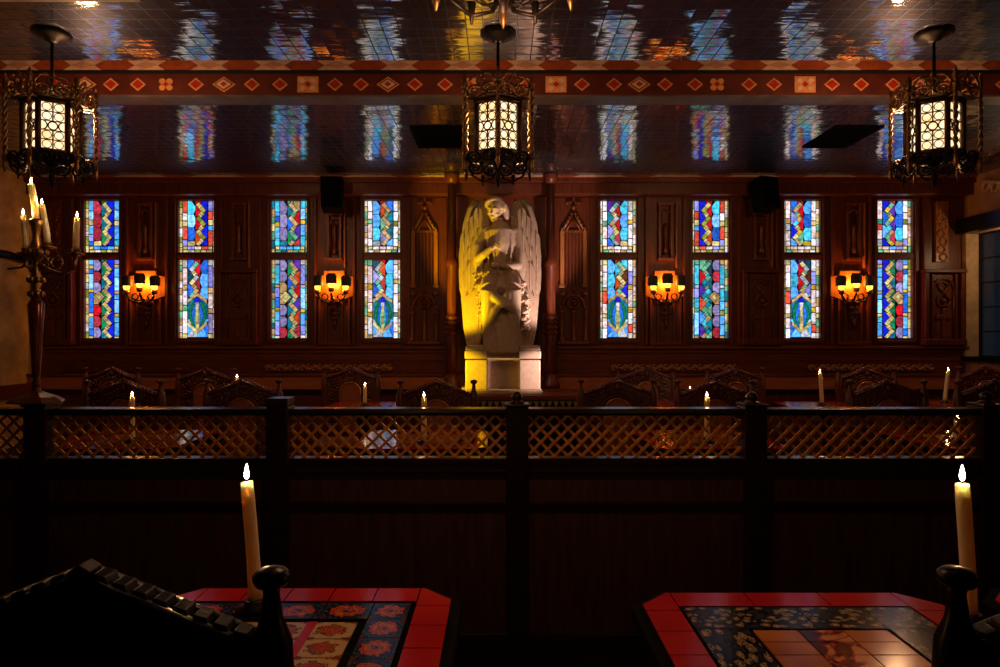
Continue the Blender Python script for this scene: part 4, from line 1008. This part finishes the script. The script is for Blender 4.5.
# ------------------------------------------------------------------ tiled tables
def tile_mats():
    out = []
    def base(name):
        m_, nt, b = newmat(name); b.inputs['Roughness'].default_value = 0.13
        uv = N(nt, 'ShaderNodeUVMap', uv_map='tile'); sp = N(nt, 'ShaderNodeSeparateXYZ')
        sub = N(nt, 'ShaderNodeVectorMath', operation='SUBTRACT'); sub.inputs[1].default_value = (0.5, 0.5, 0)
        nt.links.new(uv.outputs[0], sub.inputs[0]); nt.links.new(sub.outputs[0], sp.inputs[0])
        return m_, nt, b, uv, sub, sp
    def math_(nt, op, a, b_=None, v=None):
        n = N(nt, 'ShaderNodeMath', operation=op); nt.links.new(a, n.inputs[0])
        if b_ is not None: nt.links.new(b_, n.inputs[1])
        if v is not None: n.inputs[1].default_value = v
        return n.outputs[0]
    # floral rosette tile: petals from polar coordinates
    def floral(name, ramp, petals, amp, dark):
        m_, nt, b, uv, sub, sp = base(name)
        ln = N(nt, 'ShaderNodeVectorMath', operation='LENGTH'); nt.links.new(sub.outputs[0], ln.inputs[0])
        ang = math_(nt, 'ARCTAN2', sp.outputs[1], sp.outputs[0])
        pt = math_(nt, 'COSINE', math_(nt, 'MULTIPLY', ang, v=petals))
        tc = N(nt, 'ShaderNodeTexCoord'); nz = N(nt, 'ShaderNodeTexNoise', Scale=130.0, Detail=5.0, Roughness=0.6); nt.links.new(tc.outputs['Object'], nz.inputs['Vector'])
        rad = math_(nt, 'ADD', ln.outputs['Value'], math_(nt, 'MULTIPLY', pt, v=amp))
        rad = math_(nt, 'ADD', rad, math_(nt, 'MULTIPLY', math_(nt, 'SUBTRACT', nz.outputs['Fac'], v=0.5), v=0.42))
        r = N(nt, 'ShaderNodeValToRGB'); r.color_ramp.interpolation = 'CONSTANT'
        while len(r.color_ramp.elements) < len(ramp): r.color_ramp.elements.new(0.5)
        for e, (p, c) in zip(r.color_ramp.elements, ramp): e.position = p; e.color = (*lin(c), 1)
        nt.links.new(rad, r.inputs['Fac']); nt.links.new(r.outputs['Color'], b.inputs['Base Color'])
        return m_
    out.append(floral('floral_border_tile', [(0, (30, 34, 80)), (0.07, (190, 74, 30)), (0.13, (30, 26, 60)), (0.17, (186, 96, 24)), (0.25, (150, 36, 20)), (0.30, (190, 60, 22)), (0.34, (14, 12, 16)), (0.46, (44, 74, 104)), (0.49, (16, 20, 30)), (0.58, (90, 40, 30))], 8.0, 0.022, 1))
    out.append(floral('cream_flower_tile', [(0, (160, 80, 50)), (0.05, (150, 44, 30)), (0.12, (170, 84, 54)), (0.16, (146, 44, 30)), (0.24, (170, 116, 74)), (0.26, (80, 54, 32)), (0.32, (176, 138, 94)), (0.52, (170, 124, 80)), (0.56, (110, 60, 34))], 6.0, 0.035, 1))
    # damask: black ground with small pale leaves
    m_, nt, b, uv, sub, sp = base('damask_tile')
    vo = N(nt, 'ShaderNodeTexVoronoi', Scale=6.5); nt.links.new(uv.outputs[0], vo.inputs['Vector'])
    nz = N(nt, 'ShaderNodeTexNoise', Scale=17.0, Detail=3.0, Distortion=1.2); nt.links.new(uv.outputs[0], nz.inputs['Vector'])
    v = math_(nt, 'ADD', vo.outputs['Distance'], math_(nt, 'MULTIPLY', nz.outputs['Fac'], v=0.55))
    r = N(nt, 'ShaderNodeValToRGB'); r.color_ramp.interpolation = 'CONSTANT'
    for p, c in ((0.50, (26, 20, 18)), (0.58, (150, 118, 70)), (0.70, (14, 12, 13))): e = r.color_ramp.elements.new(p); e.color = (*lin(c), 1)
    r.color_ramp.elements[0].color = (*lin((176, 140, 92)), 1); r.color_ramp.elements[-1].color = (*lin((44, 42, 40)), 1)
    nt.links.new(v, r.inputs['Fac']); nt.links.new(r.outputs['Color'], b.inputs['Base Color']); out.append(m_)
    # amber picture tile with an irregular dark rust motif continuing over the tiles
    m_, nt, b, uv, sub, sp = base('amber_tile')
    tc = N(nt, 'ShaderNodeTexCoord'); nz = N(nt, 'ShaderNodeTexNoise', Scale=9.0, Detail=4.0); nt.links.new(tc.outputs['Object'], nz.inputs['Vector'])
    r = N(nt, 'ShaderNodeValToRGB')
    for e, (p, c) in zip(r.color_ramp.elements, ((0.35, (150, 76, 14)), (0.7, (200, 116, 40)))): e.position = p; e.color = (*lin(c), 1)
    nt.links.new(nz.outputs['Fac'], r.inputs['Fac']); nt.links.new(r.outputs['Color'], b.inputs['Base Color']); out.append(m_)
    # dark rust motif tile
    m_, nt, b, uv, sub, sp = base('rust_motif_tile')
    tc = N(nt, 'ShaderNodeTexCoord'); nz = N(nt, 'ShaderNodeTexNoise', Scale=16.0, Detail=4.0, Distortion=1.2); nt.links.new(tc.outputs['Object'], nz.inputs['Vector'])
    r = N(nt, 'ShaderNodeValToRGB'); r.color_ramp.interpolation = 'EASE'
    for p, c in ((0.43, (70, 22, 14)), (0.52, (128, 30, 20)), (0.58, (196, 120, 70))): e = r.color_ramp.elements.new(p); e.color = (*lin(c), 1)
    r.color_ramp.elements[0].color = (*lin((26, 12, 10)), 1); r.color_ramp.elements[-1].color = (*lin((220, 160, 96)), 1)
    nt.links.new(nz.outputs['Fac'], r.inputs['Fac']); nt.links.new(r.outputs['Color'], b.inputs['Base Color']); out.append(m_)
    return out
FLORAL, CREAMTILE, DAMASK, AMBERTILE, RUSTTILE = tile_mats()
TOP = 0.77
TMATS = [RED, FLORAL, CREAMTILE, DAMASK, AMBERTILE, RUSTTILE, GROUT]
def tile(mb, x0, x1, y0, y1, mi, z=TOP, clip=None, g=0.0012):
    poly = [(x0+g, y0+g), (x1-g, y0+g), (x1-g, y1-g), (x0+g, y1-g)]
    if clip: poly = clip(poly)
    if len(poly) < 3: return
    mb.mi = mi; k = len(mb.f)
    mb.slab(poly, z-0.004, z)
    mb.uv[k+1] = [((p[0]-x0)/(x1-x0), (p[1]-y0)/(y1-y0)) for p in poly]
def clip_chamfer(hx, hy, c):
    def cut(poly, a, b_, d):           # keep a x + b y <= d
        out = []
        for i in range(len(poly)):
            p, q = poly[i], poly[(i+1) % len(poly)]
            fp, fq = a*p[0]+b_*p[1]-d, a*q[0]+b_*q[1]-d
            if fp <= 0: out.append(p)
            if fp*fq < 0: t_ = fp/(fp-fq); out.append((p[0]+(q[0]-p[0])*t_, p[1]+(q[1]-p[1])*t_))
        return out
    def f(poly):
        for a in (-1, 1):
            for b_ in (-1, 1):
                poly = cut(poly, a, b_, hx+hy-c)
                if len(poly) < 3: return []
        return poly
    return f
def table(label, x, y, hx, hy, style, group, z=TOP, pdy=0.0):
    t = thing('tiled_table', label, 'table', (x, y, 0), 0, group)
    ch = 0.055; rim = 0.018
    def octo(ax, ay, c): return [(-ax+c, -ay), (ax-c, -ay), (ax, -ay+c), (ax, ay-c), (ax-c, ay), (-ax+c, ay), (-ax, ay-c), (-ax, -ay+c)]
    a = MB(); a.slab(octo(hx+rim, hy+rim, ch+0.01), z-0.035, z-0.006); a.build('wooden_rim', RIM, t, bevel=0.003)
    a = MB(); a.mi = 6; a.slab(octo(hx, hy, ch), z-0.006, z-0.003)
    cl = clip_chamfer(hx, hy, ch)
    B = 0.062
    def border(step, mi=0):
        n = max(2, round((2*hx-2*B)/step))
        sx_ = (2*hx-2*B)/n
        for k in range(n):
            for yy in (-hy, hy-B): tile(a, -hx+B+k*sx_, -hx+B+(k+1)*sx_, yy, yy+B, mi, z, cl)
        n = max(2, round((2*hy)/0.077)); sy_ = (2*hy)/n
        for k in range(n):
            for xx in (-hx, hx-B): tile(a, xx, xx+B, -hy+k*sy_, -hy+(k+1)*sy_, mi, z, cl)
    def band(i0, i1, step, mi):
        """ring of tiles between inset i0 and i1"""
        wdt = i1-i0
        n = max(1, round((2*hx-2*i1)/step)); sx_ = (2*hx-2*i1)/n
        for k in range(n):
            for yy in (-hy+i0, hy-i1): tile(a, -hx+i1+k*sx_, -hx+i1+(k+1)*sx_, yy, yy+wdt, mi, z)
        n = max(1, round((2*hy-2*i1)/step)); sy_ = (2*hy-2*i1)/n
        for k in range(n):
            for xx in (-hx+i0, hx-i1): tile(a, xx, xx+wdt, -hy+i1+k*sy_, -hy+i1+(k+1)*sy_, mi, z)
        for xx in (-hx+i0, hx-i1):
            for yy in (-hy+i0, hy-i1): tile(a, xx, xx+wdt, yy, yy+wdt, mi, z)
    def field(i0, nx, ny, pick):
        sx_ = (2*hx-2*i0)/nx; sy_ = (2*hy-2*i0)/ny
        for i in range(nx):
            for j in range(ny): tile(a, -hx+i0+i*sx_, -hx+i0+(i+1)*sx_, -hy+i0+j*sy_, -hy+i0+(j+1)*sy_, pick(i, j), z)
    if style == 'floral':
        border(0.077); band(0.070, 0.136, 0.076, 1)
        i0 = 0.148
        field(i0, 3, 3, lambda i, j: 2)
        n = 3; sx_ = (2*hx-2*i0)/n
        for k in range(1, n):         # narrow red liners between the cream columns
            a.mi = 0; a.box(-hx+i0+k*sx_-0.008, -hx+i0+k*sx_+0.008, -hy+i0, hy-i0, z-0.003, z+0.0006)
    elif style == 'damask':
        border(0.150); band(0.066, 0.152, 0.150, 3)
        field(0.156, 3, 4, lambda i, j: 5 if i == 1 else 4)
    else:
        border(0.08); band(0.068, 0.13, 0.08, 1); field(0.138, 2, 2, lambda i, j: 4)
    a.build('tiled_top', TMATS, t)
    a = MB(); a.lathe([(0.05, 0.04), (0.04, 0.10), (0.06, 0.2), (0.035, 0.3), (0.055, 0.5), (0.035, 0.62), (0.09, z-0.035)], 16, (0, pdy, 0)); a.build('pedestal', CHAIRWOOD, t)
    a = MB(); a.box(-0.12, 0.12, pdy-0.03, pdy+0.03, 0, 0.05); a.box(-0.03, 0.03, pdy-0.09, pdy+0.09, 0, 0.05); a.build('foot', CHAIRWOOD, t, bevel=0.01)
    return t
ty = 1.258-0.24
table('red-bordered tiled table with floral tiles at front left', -0.349, ty, 0.262, 0.24, 'floral', 'near tiled tables', pdy=0.13)
ty2 = 1.236-0.24
table('red-bordered tiled table with damask and amber tiles at front right', 0.518, ty2, 0.266, 0.24, 'damask', 'near tiled tables', pdy=0.13)
table('red tiled table edge showing at the far right behind the tall candle', 1.155, 1.258-0.24, 0.262, 0.24, 'floral', 'near tiled tables', pdy=0.13)
add_candle('tall lit candle on the floral tiled table at front left', (-0.425, 1.16, TOP), 0.222, 0.0112, (-0.07, 0), 'tall candles on the near tables', True, 0.95)
add_candle('tall lit candle leaning on the damask tiled table at front right', (0.775, 1.10, TOP), 0.232, 0.0112, (-0.055, 0.0), 'tall candles on the near tables', True, 0.95)

NEAR = [(132, 'between the left end and the first rail post'), (424, 'left of the middle rail post'), (707, 'right of the middle rail post'), (972, 'at the right end of the rail')]
for px, wh in NEAR:
    x = (px-500)*3.02/F
    table('small tiled table behind the lattice '+wh, x, 3.05, 0.29, 0.27, 'small', 'tables behind the lattice rail')
FARC = [(237, 4.3, 'behind the lattice, second group from the left'), (365, 4.45, 'left of the statue'), (690, 4.5, 'right of the statue'), (822, 4.45, 'under the rightmost sconce'), (945, 4.6, 'under the right end panel')]
for px, d, wh in FARC:
    x = (px-500)*d/F
    table('small tiled table in the far row '+wh, x, d, 0.24, 0.24, 'small', 'tables in the far row')
for px, d, tip, lb in ((132, 2.95, 392, 'lit candle behind the left lattice span, flame above the rail'), (424, 2.95, 393, 'lit candle behind the rail, left of the middle post'), (707, 2.95, 393, 'lit candle behind the rail, right of the middle post'), (957, 2.95, 413, 'short lit candle glowing through the lattice at far right'),
                       (237, 4.3, 375, 'small lit candle in the far row between the left chairs'), (365, 4.45, 383, 'burnt-down lit candle in the far row left of the statue'), (690, 4.5, 387, 'burnt-down lit candle in the far row right of the statue'),
                       (822, 4.45, 370, 'lit candle in the far row below the rightmost sconce'), (945, 4.6, 368, 'lit candle in the far row below the right carved panel')):
    x = (px-500)*d/F; h = at(0, tip, d).z-0.02-TOP
    add_candle(lb, (x, d, TOP), max(0.06, h), 0.012, (0.10 if px == 945 else (-0.06 if px == 822 else 0), 0), 'candles on the back tables', True, 0.72)

# ------------------------------------------------------------------ carved chairs
def chair(label, CHAIRWOOD):
    t = thing('carved_chair', label, 'chair', (0, 0, 0), 0, 'carved gothic chairs')
    hw = 0.2
    for sg in (-1, 1):
        a = MB(); a.lathe([(0.020, 0), (0.024, 0.1), (0.018, 0.2), (0.024, 0.44), (0.024, 0.5), (0.016, 0.55), (0.022, 0.66), (0.016, 0.78), (0.024, 0.84), (0.024, 0.88), (0.022, 0.92), (0.012, 0.945), (0.0085, 0.972), (0.010, 0.978), (0.017, 0.981), (0.0195, 0.986), (0.0195, 0.992), (0.015, 0.997), (0.004, 1.0)], 16, (sg*hw, 0, 0)); a.build('back_post', CHAIRWOOD, t)
        a = MB(); a.lathe([(0.018, 0), (0.026, 0.05), (0.016, 0.12), (0.026, 0.3), (0.026, 0.43)], 14, (sg*hw, 0.32, 0)); a.build('front_leg', CHAIRWOOD, t)
    a = MB(); a.box(-hw-0.015, hw+0.015, -0.01, 0.345, 0.40, 0.445); a.build('seat_frame', CHAIRWOOD, t, bevel=0.006)
    a = MB(); a.box(-hw+0.01, hw-0.01, 0.03, 0.335, 0.445, 0.49); a.build('seat_cushion', UPHOLSTERY, t, bevel=0.018)
    a = MB(); a.tube([(-hw, 0.0, 0.18), (hw, 0.0, 0.18)], 0.014, 8); a.tube([(-hw, 0.32, 0.22), (hw, 0.32, 0.22)], 0.014, 8); a.tube([(-hw, 0, 0.2), (-hw, 0.32, 0.2)], 0.013, 8); a.tube([(hw, 0, 0.2), (hw, 0.32, 0.2)], 0.013, 8); a.build('stretcher', CHAIRWOOD, t)
    # arched upholstered back panel
    ar = 0.076; zc = 0.815
    arch = [(-ar, 0.52), (ar, 0.52)]+[(ar*math.cos(PI*k/14), zc+ar*math.sin(PI*k/14)) for k in range(15)]
    a = MB(); a.prism(arch, -0.022, 0.022); bp = a.build('back_panel', UPHOLSTERY, t)
    a = MB()
    for yy in (-0.022, 0.022): a.tube([(-ar, yy, 0.52), (-ar, yy, zc)]+[(-ar*math.cos(PI*k/14), yy, zc+ar*math.sin(PI*k/14)) for k in range(1, 15)]+[(ar, yy, 0.52)], 0.007, 6)
    a.build('trim', PIPING, bp)
    # carved board: gable with stepped crockets, scrollwork around the arch
    a = MB()
    out = [(-hw+0.01, 0.50), (hw-0.01, 0.50), (hw-0.01, 0.905)]
    for k in range(8):
        f = k/8; x = hw-0.02-(hw-0.03)*f; z = 0.922+0.068*f
        out += [(x, z), (x-0.003, z+0.011), (x-0.016, z+0.015), (x-0.020, z+0.004)]
    out += [(0.012, 0.998), (0, 1.006), (-0.012, 0.998)]
    for k in range(7, -1, -1):
        f = k/8; x = -(hw-0.02-(hw-0.03)*f); z = 0.922+0.068*f
        out += [(x+0.020, z+0.004), (x+0.016, z+0.015), (x+0.003, z+0.011), (x, z)]
    out += [(-hw+0.01, 0.905)]
    a.prism(out, -0.012, 0.012); a.build('crest_board', CHAIRWOOD, t, bevel=0.0035)
    a = MB(); rr = random.Random(3)
    for yy, s_ in ((-0.014, -1), (0.014, 1)):
        for sg in (-1, 1):
            a.tube([(sg*(hw-0.015), yy, 0.915), (0, yy, 0.988)], 0.010, 6)
            for k in range(8):
                f = (k+0.5)/8; a.ball((sg*(hw-0.02)*(1-f), yy+0.004*s_, 0.915+0.068*f), 0.008, 0.009, 0.007, 8, 5)
            for x, z, r in ((0.135, 0.88, 0.028), (0.095, 0.915, 0.022), (0.14, 0.81, 0.026), (0.13, 0.74, 0.022), (0.14, 0.67, 0.026), (0.13, 0.60, 0.022), (0.045, 0.935, 0.022)):
                a.ring((sg*x, yy, z), r, 0.0065, 12, 5); a.ball((sg*x, yy, z), r*0.45, 0.010, r*0.45, 8, 5)
        a.ring((0, yy, 0.815), ar+0.016, 0.008, 16, 6, None, 0, PI); a.ball((0, yy, 0.955), 0.02, 0.014, 0.024, 10, 6)
        for k in range(16):
            q = PI*(k+0.5)/16; a.ball(((ar+0.03)*math.cos(q), yy, 0.815+(ar+0.03)*math.sin(q)), 0.010, 0.009, 0.011, 7, 5)
    a.build('scrollwork', CHAIRWOOD, t)
    return t
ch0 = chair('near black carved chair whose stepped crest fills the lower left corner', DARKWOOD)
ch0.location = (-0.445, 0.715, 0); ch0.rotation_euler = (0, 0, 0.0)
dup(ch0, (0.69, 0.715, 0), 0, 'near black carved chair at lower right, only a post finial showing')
CH = [(124, 3.62, 'carved chair behind the leftmost candle, its crest lit red'), (243, 3.70, 'carved chair with lit arched back by the first rail post'),
      (437, 3.62, 'carved chair just behind the candle left of the middle post'), (617, 3.70, 'carved chair with arched back right of the middle rail post'),
      (715, 3.62, 'carved chair directly behind the candle right of the statue'), (887, 3.62, 'carved chair between the two tall candles at right'), (995, 3.62, 'carved chair cut by the right edge of the photo'),
      (112, 4.95, 'far dark carved chair behind the leftmost candle chair'), (206, 4.85, 'far dark carved chair between the two left red-lit chairs'),
      (351, 4.95, 'far carved chair with arched back left of the statue'), (646, 4.95, 'far carved chair with tall black crest right of the statue'), (735, 4.95, 'far carved chair behind the candle pair right of the statue'), (866, 4.95, 'far carved chair with glossy crest under the rightmost sconce'), (985, 5.1, 'far carved chair by the right wall')]
ch1 = None
for px, d, lb in CH:
    if ch1 is None:
        ch1 = chair(lb, CHAIRWOOD); ch1['group'] = 'carved gothic chairs at the back tables'; ch1.location = ((px-500)*d/F, d, 0); ch1.rotation_euler = (0, 0, PI)
    else: dup(ch1, ((px-500)*d/F, d, 0), PI+random.uniform(-0.06, 0.06), lb, 'carved gothic chairs at the back tables')

# ------------------------------------------------------------------ lattice rail
def railing():
    Y = 2.5; t = thing('lattice_railing', 'long dark wooden railing with brass-toned diamond lattice across the room', 'railing', (0, Y, 0))
    z = lambda v: at(0, v, Y).z
    X = lambda p: (p-500)*Y/F
    XA, XB = -2.6, 2.6
    posts = [42-236, 42, 280.5, 517, 752, 986, 1222]
    a = MB(); a.box(XA, XB, -0.035, 0.045, z(413), z(408)); a.box(XA, XB, -0.022, 0.022, z(415), z(413)); a.build('handrail', RAILWOOD, t, bevel=0.006)
    a = MB(); a.box(XA, XB, -0.03, 0.03, z(464), z(457)); a.box(XA, XB, -0.035, 0.035, z(472), z(468)); a.build('bottom_rail', RAILWOOD, t, bevel=0.004)
    a = MB(); a.box(XA, XB, -0.02, 0.02, 0.03, z(464)); a.build('lower_board', PANELBLACK, t)
    a = MB(); a.box(XA, XB, -0.03, 0.03, z(508), z(500)); a.box(XA, XB, -0.035, 0.035, 0, 0.14); a.build('board_moulding', RAILWOOD, t, bevel=0.005)
    for i, p in enumerate(posts[1:-1]):
        a = MB(); hw = 0.041; x = X(p)
        a.box(x-hw, x+hw, -0.045, 0.045, 0, z(409)+0.012)
        a.build('post', RAILWOOD, t, bevel=0.005)
        a = MB()
        if p == 280.5: a.box(x-0.041, x+0.041, -0.045, 0.045, z(409)+0.012, z(397.5))
        elif p == 42: a.box(x-0.048, x+0.048, -0.05, 0.05, z(409)+0.012, z(409)+0.026)
        else:
            a.box(x-0.045, x+0.045, -0.05, 0.05, z(409)+0.012, z(409)+0.022)
            a.lathe([(0.028, 0), (0.030, 0.006), (0.016, 0.012), (0.022, 0.022), (0.022, 0.032), (0.012, 0.042), (0.003, 0.046)], 16, (x, 0, z(409)+0.020))
        a.build('post_cap', RAILWOOD, t, bevel=0.003)
    for i in range(len(posts)-1):
        x0, x1 = X(posts[i])+0.041, X(posts[i+1])-0.041
        x0 = max(x0, XA); x1 = min(x1, XB)
        if x1-x0 < 0.05: continue
        z0, z1 = z(457), z(414); a = MB(); st = 0.0512; hb = 0.0050
        h = z1-z0
        for sg, yy in ((1, -0.006), (-1, 0.0)):
            s0 = x0-h-0.02 if sg > 0 else x0
            k = 0
            xx = x0-h-st
            while xx < x1+h+st:
                # bar from (xx, z0) to (xx+h, z1) (or mirrored), clipped in x
                if sg > 0: p, q = [xx, z0], [xx+h, z1]
                else: p, q = [xx, z1], [xx+h, z0]
                a0, a1 = p[0], q[0]
                if a1 > x0 and a0 < x1:
                    if p[0] < x0: f = (x0-p[0])/(q[0]-p[0]); p = [x0, p[1]+(q[1]-p[1])*f]
                    if q[0] > x1: f = (x1-p[0])/(q[0]-p[0]); q = [x1, p[1]+(q[1]-p[1])*f]
                    d_ = Vector((q[0]-p[0], q[1]-p[1]))
                    if d_.length > 0.01:
                        nrm = Vector((-d_.y, d_.x)).normalized()*hb
                        a.prism([(p[0]+nrm.x, p[1]+nrm.y), (p[0]-nrm.x, p[1]-nrm.y), (q[0]-nrm.x, q[1]-nrm.y), (q[0]+nrm.x, q[1]+nrm.y)], yy, yy+0.006)
                xx += st
        a.build('lattice_panel', LATTICE, t)
    return z(409)+0.026, X(42), Y
rz_top, rx, ry = railing()

# ------------------------------------------------------------------ candelabrum on the rail post
def candelabrum():
    t = thing('candelabrum', 'tall ornate branched candelabrum standing on the left rail post', 'candelabrum', (rx-0.022, ry, rz_top))
    z = lambda v: at(0, v, ry).z-rz_top
    x = lambda p: (p-500)*ry/F-(rx-0.022)
    red = plain('ruby_glass_stem', (0.14, 0.03, 0.02), 0.22, 0.3, var=0.6, scale=14)
    a = MB(); a.lathe([(0.092, 0.0), (0.092, 0.006), (0.070, 0.020), (0.03, 0.036), (0.016, 0.044), (0.014, 0.055)], 8, smooth=False); a.build('base', plain('dark_red_base', (0.10, 0.02, 0.012), 0.35), t)
    a = MB(); a.lathe([(0.012, 0.05), (0.016, 0.07), (0.011, 0.085), (0.014, 0.10), (0.022, 0.25), (0.029, z(305)), (0.022, z(301)), (0.012, z(299))], 12); a.build('stem', red, t)
    a = MB(); a.lathe([(0.014, z(300)), (0.022, z(294)), (0.012, z(288)), (0.024, z(280)), (0.014, z(274)), (0.012, z(262)), (0.03, z(256)), (0.036, z(252)), (0.02, z(246)), (0.012, z(236)), (0.018, z(226)), (0.026, z(221)), (0.018, z(219))], 14); 
    for k in range(8):
        q = 2*PI*k/8
        for zz, rr_ in ((z(252), 0.034), (z(280), 0.024), (z(294), 0.022)): a.ball((rr_*math.cos(q), rr_*math.sin(q), zz), 0.008, 0.008, 0.012, 7, 5)
    a.build('knop', BRONZE, t)
    hold = []
    for px, bv, y in ((29, 249, -0.015), (45, 242, 0.015), (76, 249, 0.0)):
        a = MB(); b_ = Vector((x(px), y, z(bv)))
        if px == 76: pts = [Vector((0, 0, z(262))), Vector((x(52), 0, z(272))), Vector((x(62), 0, z(274))), Vector((x(74), 0, z(268))), Vector((x(76), 0, z(256)))]
        else: pts = [Vector((0, 0, z(262))), Vector((b_.x*0.6, y*0.6, z(270))), Vector((b_.x, y, z(266))), Vector((b_.x, y, z(257)))]
        a.tube(pts, [0.009, 0.008, 0.008, 0.008, 0.008][:len(pts)], 8)
        a.ring((b_.x*0.5, y*0.5, z(262)), 0.022, 0.006, 12, 6)
        arm = a.build('arm', BRONZE, t)
        a = MB(); a.lathe([(0.008, -0.03), (0.026, -0.022), (0.030, -0.016), (0.014, -0.012), (0.016, 0.0)], 14, b_); a.build('drip_cup', BRONZE, arm)
        hold.append(b_)
    L0 = Vector((rx-0.022, ry, rz_top))
    tops = [(26, 216), (39, 204), (77, 218)]
    labs = ['lit candle on the candelabrum, leftmost front candle', 'lit candle on the candelabrum, short one beside the tallest', 'lit candle on the right-hand arm of the candelabrum']
    for (tx, tv), b_, lb in zip(tops, hold, labs):
        h = z(tv)-b_.z
        add_candle(lb, L0+b_, h, 0.0105, ((x(tx)-b_.x)/h, 0), 'candelabrum candles', False, 0.7)
    b_ = Vector((0, 0, z(219))); h = z(184)-b_.z
    add_candle('lit candle topping the candelabrum centre, the tallest of its candles', L0+b_, h, 0.0115, ((x(31)-b_.x)/h, 0), 'candelabrum candles', False, 0.7)
candelabrum()
